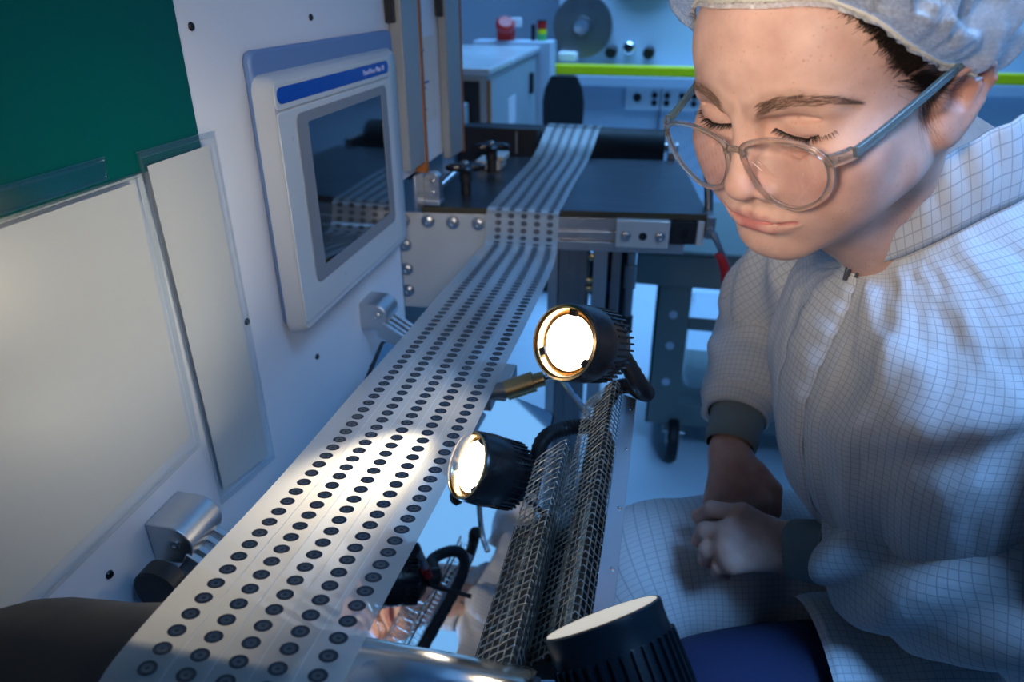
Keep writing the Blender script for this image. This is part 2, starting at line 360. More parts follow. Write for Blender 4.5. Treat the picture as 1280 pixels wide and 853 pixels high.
# star knobs
def star_knob(o, r=.038):
    k = MB(); o = Vector(o); n = 40; prof = []
    for z, s in ((0,.80),(.003,1.),(.010,1.),(.013,.82),(.0135,0.001)):
        prof.append([o+Vector((math.cos(2*math.pi*i/n+.35),math.sin(2*math.pi*i/n+.35),0))*r*s*(.70+.30*math.cos(4*2*math.pi*i/n)**1)+Vector((0,0,z)) for i in range(n)])
    k.grid(prof, cv=True); k.f.append(tuple(range(n))); k.m.append(0)
    kn = k.build('star_knob','black_satin',tb)
    MB().lathe([(.012,0),(.012,-.020),(.010,-.022),(.010,-.0455)], o, Z3, 16).build('hub','black',kn)
    MB().lathe([(.006,.0135),(.006,.016),(.004,.018),(0,.018)], o, Z3, 12).build('stud','steel',kn)
star_knob((-.366,1.300,.886)); star_knob((-.352,1.452,.895))
MB().cyl((-.420,1.262,.848),(-.395,1.36,.875),.006,12).build('stop_rod','steel',tb)
b = MB(); b.bb((-.400,1.50,.841),(-.345,1.56,.860)); b.bb((-.372,1.49,.862),(-.335,1.55,.874)); b.build('stop_block','endplate',tb,.002)
b = MB(); b.bb((PX+.0006,1.165,.842),(PX+.006,1.245,.903)); b.bb((PX+.0006,1.205,.842),(PX+.035,1.235,.850))
b.prism(rrect(-.028,.842,.0,.900,.012), (PX+.034,1.21,0), (1,0,0), (0,0,1), -.022); b.build('hinge_bracket','alu',tb,.001)
for z in (.862,.884): MB().lathe([(.005,0),(.005,.003),(.002,.003),(0,.0015)], (PX+.020,1.209,z), (0,-1,0), 12).build('bracket_screw','steel',tb)
# posts below
def post(x0,x1,y0,y1,z0,z1,m,nm='support_post'):
    b = MB(); b.bb((x0,y0,z0),(x1,y1,z1)); w = (x1-x0)
    if w > .03:
        for f in (.30,.70): b.bb((x0+w*f-.003,y0-.003,z0),(x0+w*f+.003,y0,z1))
    b.build(nm,m,tb,.001)
post(-.198,-.180,1.262,1.30,0,.764,'alu'); post(-.178,-.124,1.270,1.32,0,.764,'alu_dark')
post(-.112,-.086,1.258,1.29,.42,.764,'alu'); post(-.078,-.062,1.262,1.29,.56,.762,'alu_dark','guide_strip')
b = MB(); b.cyl((-.042,1.262,.760),(-.042,1.262,.735),.008); b.cyl((-.042,1.262,.735),(-.042,1.262,.690),.011); b.cyl((-.042,1.262,.690),(-.042,1.262,.630),.008); b.build('air_cylinder','alu_dark',tb)
b = MB(); b.cyl((-.042,1.262,.632),(-.042,1.262,.600),.011); b.tube(bez([(-.042,1.262,.606),(-.050,1.258,.592),(-.066,1.25,.586),(-.085,1.24,.584)]),.012,10); b.build('hose_elbow','black',tb)
b = MB(); b.bb((-.120,1.33,.50),(-.045,1.36,.762)); b.bb((-.122,1.30,.66),(-.112,1.33,.72)); b.build('valve_block','black',tb,.002)
for x,z in ((-.116,.748),(-.118,.700),(-.118,.684)): MB().lathe([(.006,0),(.006,.01),(.003,.012),(0,.012)], (x,1.262,z), (0,-1,0), 12).build('push_fitting','brass',tb)
b = MB(); b.bb((-.122,1.30,.665),(-.085,1.33,.672)); b.bb((-.122,1.30,.655),(-.085,1.33,.660)); b.build('sensor_tab','hmi_blue',tb)


# rear roller and its cover
rr = thing('rear_roller', (-.24,1.84,.835), 'black web roller behind the inspection table', 'roller')
MB().lathe([(.0,0),(.046,0),(.050,.006),(.050,.494),(.046,.500),(0,.500)], (-.502,1.80,.838), X3, 40).build('roller_shell','rubber',rr)
MB().cyl((-.54,1.80,.838),(.03,1.84,.838),.012).build('shaft','steel',rr)
MB().bb((-.500,1.70,.80),(-.30,1.742,.896)).build('roller_cover','black',rr,.004)
MB().bb((-.352,1.695,.838),(-.347,1.70,.888)).build('cover_slot','alu_dark',rr)
MB().bb((-.535,1.79,0),(-.515,1.83,.86)).build('bearing_post','alu_dark',rr,.002)
MB().bb((.006,1.70,.815),(.024,1.86,.855)).build('bearing_arm','alu_dark',rr,.002)

# ---------------------------------------------------------------- the web with its electrode discs
def cr(pts, n):
    P = np.array(pts, float); P = np.vstack([2*P[0]-P[1], P, 2*P[-1]-P[-2]]); o = []
    for i in range(1, len(P)-2):
        for k in range(n):
            t = k/n; a,b,c,d = P[i-1:i+3]
            o.append(.5*((2*b)+(c-a)*t+(2*a-5*b+4*c-d)*t*t+(3*b-a-3*c+d)*t**3))
    o.append(P[-2]); return np.array(o)
W = cr([*[(.2285-.0767*math.sin(math.radians(t)),.790+.0767*math.cos(math.radians(t)),-.207) for t in (110,92,75,60,45,30,15,0)],(.29,.8636,-.207),(.36,.8575,-.207),(.45,.8520,-.207),(.60,.8465,-.207),(.75,.8405,-.207),(.9,.831,-.209),(1.03,.815,-.217),(1.11,.800,-.226),(1.164,.791,-.233),(1.186,.799,-.2355),(1.198,.824,-.2365),(1.208,.8425,-.2368),(1.27,.8428,-.2365),(1.45,.8428,-.236),(1.60,.8430,-.234),(1.68,.856,-.231),(1.745,.8785,-.227),(1.782,.8910,-.224),(1.812,.8905,-.222),(1.848,.868,-.222)], 12)
ws = np.concatenate([[0], np.cumsum(np.linalg.norm(np.diff(W[:,:2],axis=0),axis=1))])
def wat(s):
    y, z, c = (np.interp(s, ws, W[:,i]) for i in range(3)); e = .002
    t = np.array([0, np.interp(s+e,ws,W[:,0])-np.interp(s-e,ws,W[:,0]), np.interp(s+e,ws,W[:,1])-np.interp(s-e,ws,W[:,1])]); t /= np.linalg.norm(t)
    return np.array([c, y, z]), t
web = thing('electrode_web', (-.207,.7,.85), 'translucent film web printed with rows of dark electrode discs', 'web')
WH = .0650
def wz(x, s): return .0006*math.sin(s*9+x*30)+.0004*math.sin(s*23-x*60)
S = np.linspace(0, ws[-1]-.003, 260); V = []
for s in S:
    p, t = wat(s); nrm = np.array([0,-t[2],t[1]])
    V.append([p+np.array([x,0,0])+nrm*wz(x,s)*(1 if s > .16 else 0) for x in np.linspace(-WH,WH,14)])
fm = MB().grid(V).build('film','film',web,sharp=180)
sl = []
DX = [-.0430,-.0197,.0036,.0269,.0502]
for x in (-.0317,-.0083,.0152,.0386):
    m_ = MB(); A = []
    for s in S[6:]:
        p, t = wat(s); nrm = np.array([0,-t[2],t[1]])
        A.append([p+np.array([x+dx,0,0])+nrm*(wz(x,s)*(1 if s > .16 else 0)+.0003) for dx in (-.00018,.00018)])
    m_.grid(A).build('slit_line','scribe',web,sharp=180)
def disc_into(m):
    n = 20; rx, ry = .0057, .0046
    def loop(k, z): return [(rx*k*math.cos(2*math.pi*i/n), ry*k*math.sin(2*math.pi*i/n), z) for i in range(n)]
    L = [loop(1,0), loop(.97,.00022), loop(.60,.00022), loop(.55,.00012), loop(.24,.00012), loop(.20,.00024)]
    m.mi = 0; m.grid(L[0:3], cv=True); m.mi = 1; m.grid(L[2:5], cv=True); m.mi = 0; m.grid(L[4:6], cv=True)
    m.add(L[5], [tuple(range(n))])
dm = MB(); disc_into(dm); disc_me = dm.mesh('electrode_disc', ['disc','disc_mid'])
rows = []; s = .010
while s < ws[-1]-.02: rows.append(s); s += .01295
far = MB()
for i, s in enumerate(rows):
    for j, x in enumerate(DX):
        q = s + (.0030*(2-j)/2)*(-.3)
        p, t = wat(q); nrm = np.array([0,-t[2],t[1]]); c = p+np.array([x,0,0])+nrm*(wz(x,q)*(1 if q > .16 else 0)+.00025)
        Mx = Matrix((Vector((1,0,0)),Vector(t),Vector(nrm))).transposed().to_4x4(); Mx.translation = Vector(c)
        if i < 60:
            o = link('electrode_disc', disc_me, web); o.matrix_basis = Mx
        else:
            f2 = MB(); disc_into(f2); pass
            b0 = len(far.v); far.v += [tuple(Mx @ Vector(v)) for v in f2.v]; far.f += [tuple(b0+k for k in f) for f in f2.f]; far.m += f2.m
fo = far.build('distant_discs',['disc','disc_mid'],web); fo['kind'] = 'stuff'

# ---------------------------------------------------------------- front roller
fr = thing('front_roller', (-.2,.25,.81), 'polished steel web roller in front, black end with its dark reflection painted in', 'roller')
MB().lathe([(0,0),(.073,0),(.0750,.002),(.0755,.004),(.0755,.125),(.0735,.130),(0,.130)], (-.175,.2285,.7900), X3, 64).build('roller_shell','roller',fr)
MB().lathe([(0,0),(.034,0),(.047,.010),(.057,.024),(.064,.042),(.068,.062),(.070,.085),(.071,.105),(.0745,.127),(.0752,.140),(.0752,.243),(0,.243)], (-.418,.2285,.790), X3, 48).build('dark_roller_end','rubber',fr,label='black roller end, dark reflection painted in')  # black section also stands for the dark reflection on the steel
MB().cyl((-.424,.2285,.790),(-.042,.2285,.790),.012).build('shaft','steel',fr)
# ---------------------------------------------------------------- mirror under the web and its arms
mn = Vector((.465,-.315,.828)).normalized(); mc = .222/Vector((.465,-.315,.828)).length*1.0
me1 = (Vector((1,0,0)) - mn*mn.x).normalized(); me2 = mn.cross(me1).normalized()
mo = Vector((-.205,.64,0)); mo.z = (.222-.465*mo.x+.315*mo.y)/.828
mir = thing('inspection_mirror', tuple(mo), 'tilted inspection mirror lying below the web', 'mirror')
MB().prism(rrect(-.16,-.22,.095,.205,.006), mo-mn*.006, me1, me2, .006).build('mirror_glass','mirror',mir)
MB().prism(rrect(-.165,-.225,.100,.21,.006), mo-mn*.0165, me1, me2, .010).build('backing_plate','black',mir)

def arm(name, y0, z0, label, knob):
    a = thing(name, (PX,y0,z0), label, 'bracket')
    d = Vector((.86,-.06,-.50)).normalized(); side = d.cross(Vector((0,0,1))).normalized(); upv = side.cross(d).normalized()
    o = Vector((PX+.0006, y0, z0)); R = Matrix((d, side, upv)).transposed()
    # clamp block: square at the panel, rounded towards the bar
    poly = [(0,-.021),(.022,-.021)]+[(.022+.021*math.sin(math.radians(t)),-.021*math.cos(math.radians(t))) for t in range(15,180,15)]+[(.022,.021),(0,.021)]
    MB().prism(poly, o+Vector((0,.024,.004)), Vector((1,0,0)), Vector((0,0,1)), .048).build('clamp_block','alu',a,.0012)
    MB().lathe([(.0055,0),(.0055,.002),(.0028,.002),(.0028,.0005),(0,.0005)], o+Vector((.026,-.0242,.006)), (0,-1,0), 16).build('clamp_screw','steel',a)
    b = MB(); L = .146
    for s_, w in ((-.017,.007),(-.0045,.006),(.0085,.006),(.0195,.007)): b.box(o+d*(.034+L/2)+side*s_+upv*(.004), (L,w,.024), R)
    b.box(o+d*(.034+L/2)+upv*(-.002), (L,.044,.014), R); b.build('slotted_bar','alu',a,.0008)
    hb = MB(); e_ = o+d*(.05+L-.012); mz = (.222-.465*e_.x+.315*e_.y)/.828+.010; hb.bb((e_.x-.007,e_.y-.012,mz),(e_.x+.007,e_.y+.012,e_.z-.018)); hb.build('hanger','alu_dark',a,.001)
    if knob:
        b = MB(); b.prism([(.024,-.028),(.078,-.028),(.085,-.020),(.085,.006),(.03,.022),(.024,.022)], o+d*.012+side*.034+upv*(-.012), d, upv, -.014); b.build('side_plate','black_satin',a,.001)
        b = MB(); b.lathe([(.021,0),(.021,.016),(.019,.018),(0,.018)], o+Vector((.03,-.046,-.012)), (0,-1,0), 28); b.build('clamp_knob','black',a)
        b = MB(); b.bb((PX+.0006,y0-.052,z0-.085),(PX+.065,y0-.02,z0-.030)); b.build('foot_block','black',a,.003)
        MB().lathe([(.005,0),(.005,.003),(.0025,.003),(0,.001)], o+d*.07+side*.047+upv*(-.010), side, 12).build('side_screw','steel',a)
    return a
arm('mirror_arm', .440, .744, 'near mirror arm with black side plate, low on the white front', True)
arm('mirror_arm', .925, .752, 'far mirror arm of bare aluminium below the operator panel', False)

# ---------------------------------------------------------------- lamps
def emit(name, col, st):
    m = bpy.data.materials.new(name); m.use_nodes = True; b = m.node_tree.nodes['Principled BSDF']
    b.inputs['Base Color'].default_value = (.9,.88,.8,1); b.inputs['Emission Color'].default_value = (*col,1); b.inputs['Emission Strength'].default_value = st; return m
WARM = (1.0,.86,.64)
M['lens_on'] = emit('lamp_lens_lit', (1,.93,.80), 9); M['lens_low'] = emit('lamp_lens_dim', (1,.86,.58), .45)
def lamp(face, axis, neck, label, lens, power, spot=100, blend=.9, aim=None, R=.0335, L=.070, bare=False):
    f = Vector(face); ax = Vector(axis).normalized()
    t = thing('gooseneck_lamp', tuple(f-ax*.05), label, 'lamp')
    prof = [(R-.003,-.004),(R-.001,-.002),(R,.002),(R*1.03,.018),(R*1.03,.026),(R*1.0,.030),(R*.98,L*.62),(R*.86,L*.84),(R*.55,L*.97),(R*.35,L),(0,L)]
    if bare: prof = [(R-.0015,-.0005),(R,.0005),(R,.004),(R*.985,.006)]+[(R*(.985-.03*k/6),.006+k*.012) for k in range(1,7)]+[(R*.55,.083),(0,.084)]
    b = MB(); b.lathe([(r, z) for r, z in prof], f, -ax, 48, c0=False); b.build('housing','black_satin' if not bare else 'black_lamp',t)
    _, u, v = frame(ax); b = MB(); n = 36
    z0, z1 = (.032,L*.80) if not bare else (.017,.075)
    for i in range(n):
        a = 2*math.pi*i/n; rd = u*math.cos(a)+v*math.sin(a); tg = ax.cross(rd)
        for zz in ((z0+z1)/2,):
            Rm = Matrix((-ax,tg,rd)).transposed()
            b.box(f-ax*zz+rd*(R*.975), (z1-z0,.0016,.0026 if not bare else .0050), Rm)
    b.build('cooling_ribs','black_satin' if not bare else 'black_lamp',t)
    if not bare:
        MB().lathe([(R-.0030,-.0042),(R-.0012,-.0036),(R-.0020,.0005),(R-.0055,.0010)], f, -ax, 48, c0=False, c1=False).build('rim','gold',t,label='bright brass-coloured rim')
        MB().lathe([(R-.0045,-.001),(R-.0065,.004),(R-.0075,.007),(R-.0095,.0085),(R-.010,.004)], f, -ax, 48, c0=False, c1=False).build('reflector','gold',t)
        for k in range(3):
            a = .6+k*2.1; rd = u*math.cos(a)+v*math.sin(a)
            MB().box(f-ax*.002+rd*(R-.0075), (.006,.007,.004), Matrix((rd,ax.cross(rd),ax)).transposed()).build('retaining_clip','black_satin',t,.0005)
        b = MB(); rl = R-.0095; pr = [(rl,.0045)]+[(rl*math.cos(q*.26),.0045-.004*math.sin(q*.26)) for q in range(1,6)]+[(0,.0005)]
        b.lathe(pr, f, -ax, 40); b.build('lamp_lens',lens,t)
    else:
        MB().lathe([(0,-.0004),(R-.0022,-.0004),(R-.0018,.0008),(0,.0008)], f, -ax, 48).build('lamp_lens',lens,t)
    back = f-ax*(L if not bare else L*1.6); pts = bez([back+ax*.004, back-ax*.012]+[Vector(p) for p in neck], 14)
    rr_ = [.0078+.0009*(k%2) for k in range(len(pts))]
    MB().tube(pts, rr_, 12).build('gooseneck','black',t)
    MB().cyl(back+ax*.006, back-ax*.016, .0125, 20).build('collar','black',t)
    d = bpy.data.lights.new('bulb','SPOT'); o = bpy.data.objects.new('bulb', d); COL.objects.link(o); o.parent = t; o.matrix_parent_inverse = Matrix.Translation(-Vector(t.location))
    d.energy = power; d.color = WARM; d.spot_size = math.radians(spot); d.spot_blend = blend; d.shadow_soft_size = .016
    o.location = f+ax*.008; o.rotation_euler = ((Vector(aim)-o.location) if aim else ax).to_track_quat('-Z','Y').to_euler()
    return t
M['black_lamp'] = mat('lamp_black_gloss', (.006,.012,.018), .30, noise=.15, nscale=30)
lamp((-.067,.534,.930), (-.46,-.76,.38), [(-.002,.596,.860),(.004,.622,.838),(-.002,.644,.826),(-.014,.668,.818),(-.030,.678,.806),(-.036,.679,.790)], 'lit gooseneck lamp facing outward above the wire guard', 'lens_on', 3.1, 84, 1.0, aim=(-.425,.44,.985))
lamp((-.159,.546,.780), (-.70,-.50,.50), [(-.096,.606,.778),(-.072,.632,.780),(-.046,.634,.781),(-.031,.600,.783),(-.030,.476,.789)], 'lit gooseneck lamp half hidden below the edge of the web', 'lens_on', 12.0, 44, 1.0, aim=(-.215,.405,.853), R=.0350, L=.066)
lamp((-.0110,.3075,.8650), (-.46,.56,.67), [(.036,.280,.765),(.028,.310,.758),(.006,.345,.782)], 'dark ribbed lamp head in front with pale face tilted upward', 'lens_low', 0.35, 150, bare=True, R=.0368, L=.050)

# ---------------------------------------------------------------- wire guard
gd = thing('wire_guard', (-.05,.45,.80), 'twin-ridged woven wire guard with riveted steel flange', 'guard')
def prof1(t):  # tooth 1, left
    P = [(-.0945,.792),(-.084,.803),(-.074,.8125),(-.066,.8195),(-.0635,.8185),(-.0615,.810),(-.0600,.797)]
    return np.array(P)
def prof2(t):
    P = [(-.0600,.795),(-.050,.806),(-.040,.8175),(-.0320,.8275),(-.0295,.8290),(-.0265,.8265),(-.0195,.8165)]
    return np.array(P)
def smoothp(P, n=4): return cr(np.c_[P, np.zeros(len(P))], n)[:,:2]
wr = .00062
for P, ya, yb, nl in ((smoothp(prof1(0)), .300,.552,9),(smoothp(prof2(0)), .320,.665,11)):
    k = 0; y = ya
    while y < yb:
        MB().tube([(x, y+.0003*math.sin(i*1.05+k*math.pi), z+.0004*math.cos(i*1.05+k*math.pi)) for i,(x,z) in enumerate(P)], wr, 5).build('cross_wire','wire',gd)
        y += .0072; k += 1
    L_ = np.concatenate([[0],np.cumsum(np.linalg.norm(np.diff(P,axis=0),axis=1))])
    for j, q in enumerate(np.linspace(.002, L_[-1]-.002, nl)):
        x, z = np.interp(q,L_,P[:,0]), np.interp(q,L_,P[:,1])
        ys = np.arange(ya-.002, yb, .004)
        MB().tube([(x, yy, z-.0006+.0006*math.cos((yy-ya)/.008*math.pi+j*math.pi)) for yy in ys], wr*.8, 4).build('long_wire','wire',gd)
MB().prism([(-.0195,.8160),(-.0060,.8120),(-.0050,.8135),(-.0190,.8178)], (0,.318,0), (1,0,0), (0,0,1), -.332).build('flange','flange',gd,.0006)
for y in (.340,.400,.47,.555,.625):
    MB().lathe([(.0026,0),(.0022,.0012),(.0010,.0017),(0,.0017)], (-.0095,y,.8140), (.28,0,.96), 14).build('rivet','chrome',gd)
b = MB(); b.prism([(-.0955,.787),(-.0600,.789),(-.0600,.775),(-.0955,.775)], (0,.298,0), (1,0,0), (0,0,1), -.165); b.prism([(-.0600,.788),(-.0200,.8120),(-.0060,.8110),(-.0060,.790),(-.060,.776)], (0,.325,0), (1,0,0), (0,0,1), -.138); b.build('tray','tray',gd)
for P_, ya_, ye in ((prof1(0),.302,.455),(prof2(0)[1:5],.325,.655)):
    o_ = np.array([.0012,-.0065]); b = MB(); b.grid([[(x+o_[0],y,z+o_[1]) for x,z in P_] for y in (ya_,ye)]); b.grid([[(x+o_[0],y,z+o_[1]-.0008) for x,z in P_] for y in (ya_,ye)]); b.build('dark_backing','tray',gd)  # dark sheets added so the mesh interior looks shaded
for x, z, y1 in ((-.077,.799,.46),(-.0685,.8045,.46),(-.044,.8055,.47),(-.0350,.8150,.47)): MB().cyl((x,.330,z),(x,y1,z),.0036,14).build('heater_tube','tube',gd)
b = MB(); b.bb((-.026,.31,.774),(-.008,.46,.790)); b.cyl((-.017,.40,.775),(-.017,.40,.02),.008); b.lathe([(.09,0),(.09,.012),(.03,.02),(0,.02)],(-.017,.40,0.001),Z3,32); b.build('stand','black',gd,.001)

# ---------------------------------------------------------------- air nozzle and cable under the web
nz = thing('air_nozzle', (-.14,.72,.77), 'bronze air nozzle on chrome rod between the web and the lamps', 'nozzle')
b = MB(); b.cyl((-.205,.725,.752),(-.158,.722,.764),.010,16); b.build('nozzle_body','alu_dark',nz)
b = MB(); b.cyl((-.160,.722,.763),(-.128,.730,.775),.0125,16); b.cyl((-.128,.730,.775),(-.116,.733,.779),.009,16); b.build('nozzle_nut','brass',nz)
MB().tube(bez([(-.116,.733,.779),(-.100,.740,.779),(-.080,.715,.772),(-.052,.676,.763),(-.040,.655,.745)]),.0042,10).build('rod','chrome',nz)
b = MB(); b.bb((-.235,.74,.735),(-.165,.81,.752)); b.bb((-.22,.745,.715),(-.185,.80,.735)); b.build('nozzle_mount','alu',nz,.002)
cb = thing('sensor_cable', (-.12,.53,.77), 'slim sensor cable with red plug under the lower lamp', 'cable')
MB().cyl((-0.1815,0.5995,0.7072),(-0.1408,0.5852,0.7226),.0052,12).build('sensor_body','steel',cb)
MB().cyl((-0.1408,0.5852,0.7226),(-0.1254,0.5786,0.7292),.0062,12).build('plug','red',cb,label='red plug')
MB().tube(bez([(-0.1254,0.5786,0.7292),(-0.1100,0.5720,0.7292),(-0.0935,0.5775,0.7105),(-0.0770,0.5830,0.6885)]),.003,8).build('cable','black',cb)
MB().lathe([(.008,0),(.009,.006),(.005,.010),(0,.010)],(-0.1848,0.5940,0.6995),(-.9,-.2,-.3),16).build('sensor_tip','black',cb)

# ---------------------------------------------------------------- tool cart
ct = thing('tool_cart', (.10,1.74,0), 'grey-green steel tool cart on castors beyond the table', 'cart')
b = MB(); b.bb((-.045,1.72,.515),(.62,1.78,.600)); b.bb((-.045,1.72,.600),(.62,2.2,.612)); b.build('top_shelf','cart',ct,.006)
for x, nm in ((.015,0),(.55,1)):
    for y in (1.73,2.15):
        b = MB(); b.bb((x,y,.10),(x+.085,y+.006,.53)); b.bb((x,y,.10),(x+.006,y+.05,.53)); b.build('leg','cart',ct,.001)
for z in (.235,.345,.435): MB().lathe([(.011,0),(.011,.001),(0,.001)], (.060,1.7295,z), (0,-1,0), 16).build('leg_hole','machine_pale',ct)
b = MB(); b.bb((.015,1.732,.10),(.635,1.745,.165)); b.bb((.015,1.735,.100),(.635,2.2,.108)); b.bb((.10,1.735,.392),(.635,1.75,.425)); b.build('lower_shelf','cart',ct,.004)
MB().bb((.11,1.82,.168),(.50,2.1,.36)).build('bin_liner','clear',ct,.02)
for x in (.095,.56):
    w = MB(); w.lathe([(.022,-.012),(.055,-.014),(.0605,-.008),(.0605,.008),(.055,.014),(.022,.012)], (x,1.715,.061), X3, 32); wo = w.build('castor_wheel','rubber',ct)
    b = MB(); b.bb((x-.018,1.69,.055),(x-.015,1.74,.10)); b.bb((x+.015,1.69,.055),(x+.018,1.74,.10)); b.bb((x-.03,1.69,.098),(x+.03,1.76,.104)); b.cyl((x-.02,1.715,.061),(x+.02,1.715,.061),.012); b.build('castor_fork','steel',ct,.001)

# ---------------------------------------------------------------- background machines
cn = thing('control_console', (-.85,2.75,0), 'grey flat-topped control console behind the rear roller', 'console')
MB().bb((-1.25,2.325,.02),(-.575,3.20,.945)).build('cabinet','console',cn,.006)
MB().bb((-1.27,2.305,.945),(-.560,3.22,.968)).build('lid','console_lid',cn,.006)
MB().bb((-.576,2.37,.30),(-.570,3.12,.92)).build('door','console',cn,.003)
MB().bb((-.570,3.02,.80),(-.556,3.06,.88)).build('latch','black',cn,.002)
MB().bb((-.5705,2.62,.735),(-.568,2.74,.835)).build('data_plate','socket_white',cn,.001)
MB().bb((-.565,2.312,.30),(-.572,2.335,.93)).build('edge_strip','orange',cn,.001)
b = MB(); b.bb((-.720,2.10,.60),(-.630,2.30,.865)); b.build('terminal_box','console',cn,.006)
b = MB(); b.prism([(0,.70),(.075,.70),(.075,.815),(.02,.845),(0,.845)], (-.640,2.02,0), (0,1,0), (0,0,1), .055); b.build('paper_tray','socket_white',cn,.004)
MB().bb((-1.20,2.314,.60),(-.600,2.328,.925)).build('recess','black',cn,.003)
MB().bb((-.86,3.225,.02),(-.515,3.36,.985)).build('rear_box','machine_pale',cn,.004)
b = MB(); b.bb((-.755,3.24,.9855),(-.690,3.31,1.03)); b.lathe([(.030,0),(.030,.012),(.040,.014),(.040,.034),(.030,.042),(0,.042)], (-.722,3.25,1.03), (.2,-.6,.75), 20); b.build('stop_button','lampred',cn)
MB().bb((-.70,3.25,1.04),(-.655,3.29,1.075)).build('label_tag','socket_white',cn,.003)
tw = thing('signal_tower', (-.568,3.29,.985), 'small red and green signal tower on the console', 'signal light')
MB().bb((-.612,3.27,.9856),(-.595,3.29,1.05)).build('bracket','black',tw,.002)
MB().cyl((-.568,3.29,.9856),(-.568,3.29,1.012),.020).build('green_light','lampgreen',tw); MB().cyl((-.568,3.29,1.012),(-.568,3.29,1.030),.020).build('amber_light','yellow',tw)
MB().cyl((-.568,3.29,1.030),(-.568,3.29,1.060),.020).build('red_light','lampred',tw); MB().cyl((-.568,3.29,1.060),(-.568,3.29,1.066),.021).build('cap','black',tw)
co = thing('coating_machine', (-.2,3.6,0), 'pale coating machine with yellow strip along its ledge far behind', 'machine')
MB().bb((-.545,3.45,.02),(1.6,4.2,.84)).build('lower_cabinet','machine_pale',co,.005)
MB().bb((-.545,3.60,.84),(1.6,4.2,2.1)).build('upper_panel','wall',co,.005)
MB().bb((-.530,3.395,.838),(1.5,3.46,.878)).build('yellow_strip','yellow',co,.004)
MB().bb((-.545,3.39,.79),(1.5,3.45,.836)).build('ledge','machine_pale',co,.004)
MB().bb((-.045,3.43,.55),(-.040,3.451,.83)).build('cabinet_joint','line',co)
MB().lathe([(0,0),(.135,0),(.135,.05),(.045,.05),(.04,.07),(0,.07)], (-.425,3.60,1.03), (0,-1,0), 40).build('film_reel','alu_dark',co)
MB().lathe([(.033,0),(.033,.02),(0,.02)], (-.425,3.53,1.03), (0,-1,0), 20).build('reel_hub','chrome',co)
MB().lathe([(0,0),(.17,0),(.17,.05),(.05,.05),(0,.06)], (-.15,3.60,1.33), (0,-1,0), 40).build('film_reel','alu_dark',co)
for x, z in ((-.285,.925),(-.115,.925),(-.205,.945)): MB().lathe([(0,0),(.026,0),(.026,.10),(.02,.105),(0,.105)], (x,3.60,z), (0,-1,0), 20).build('guide_roller','black' if z < .94 else 'chrome',co)
MB().bb((-.53,3.50,.88),(-.44,3.60,.925)).build('splice_block','socket_white',co,.01)
sb = MB(); sb.bb((-.200,3.432,.690),(.30,3.452,.792)); so = sb.build('socket_strip','socket_white',co,.003)
for x in (-.147,-.07,-.015,.05,.105):
    for z in (.755,.722) if x > -.1 else (.742,): MB().lathe([(.013 if x > -.1 else .018,0),(.013 if x > -.1 else .018,.004),(0,.004)], (x,3.431,z), (0,-1,0), 16).build('socket','black',so)
oc = thing('office_chair', (-.41,2.95,0), 'black office chair standing behind the rear roller', 'chair')
V = []
for i in range(9):
    t = i/8; z = .50+.385*t; w = .088*(1-.18*(1-t)) * (1 if t < .7 else math.sqrt(max(.05,1-((t-.7)/.32)**2*.75)))
    V.append([(-.410+w*math.sin(a)*1.0, 2.92+.03*(1-math.cos(a))*0+.028*math.cos(a)+.05*(abs(math.sin(a)))**2*(-.4), z) for a in np.linspace(0,2*math.pi,20,endpoint=False)])
b = MB(); b.grid(V, cv=True); b.f += [tuple(range(20)), tuple(8*20+i for i in range(20))]; b.m += [0,0]; b.build('backrest','chair_black',oc)
MB().prism(rrect(-.535,2.80,-.20,3.15,.06),(0,0,.44),X3,Y3,.07).build('seat','chair_black',oc,.02)
MB().cyl((-.34,3.0,.07),(-.34,3.0,.44),.025).build('gas_column','black',oc)
for k in range(5):
    a = k*2*math.pi/5; e = Vector((-.34+.19*math.cos(a+.3),3.0+.19*math.sin(a+.3),.065)); MB().tube([(-.34,3.0,.09),e],[.022,.014],8).build('leg','black',oc); MB().lathe([(0,-.012),(.026,-.012),(.026,.012),(0,.012)],e+Vector((0,0,-.038)),(math.sin(a),-math.cos(a),0),16).build('castor','rubber',oc)
# ================================================================ the person
# -- implicit body: smooth unions of ellipsoids and tapered capsules, meshed once into ONE continuous surface
HL, HU, HF = (np.array(v) for v in ((.6888,-.7246,.0218),(-.2702,-.2287,.9353),(-.6727,-.6501,-.3533)))
HP = np.array((.0570,.5202,1.1158)); HS = np.array((1.15,.88,.92))          # left, forward, up scale of this head
HM = np.stack([HL,HF,HU],1)*HS
def H(p): return HP + np.asarray(p) @ HM.T                                   # head coordinates -> world
HI = np.linalg.inv(HM)
def toH(w): return (w-HP) @ HI.T
def smin(a, b, k):
    h = np.clip(.5+.5*(b-a)/k, 0, 1); return b+(a-b)*h-k*h*(1-h)
def smax(a, b, k): return -smin(-a, -b, k)
def ell(q, c, r):
    d = (q-np.array(c))/np.array(r); k0 = np.sqrt((d*d).sum(-1))+1e-9
    k1 = np.sqrt(((d/np.array(r))**2).sum(-1))+1e-9; return k0*(k0-1)/k1
def cap(q, a, b, ra, rb=None):
    rb = ra if rb is None else rb; a = np.array(a); ab = np.array(b)-a; h = np.clip(((q-a)@ab)/(ab@ab), 0, 1)
    return np.sqrt(((q-a-h[...,None]*ab)**2).sum(-1))-(ra+(rb-ra)*h)
def chain(q, P, R, k=0.):
    d = None
    for i in range(len(P)-1):
        e = cap(q, P[i], P[i+1], R[i], R[i+1]); d = e if d is None else (smin(d, e, k) if k else np.minimum(d, e))
    return d
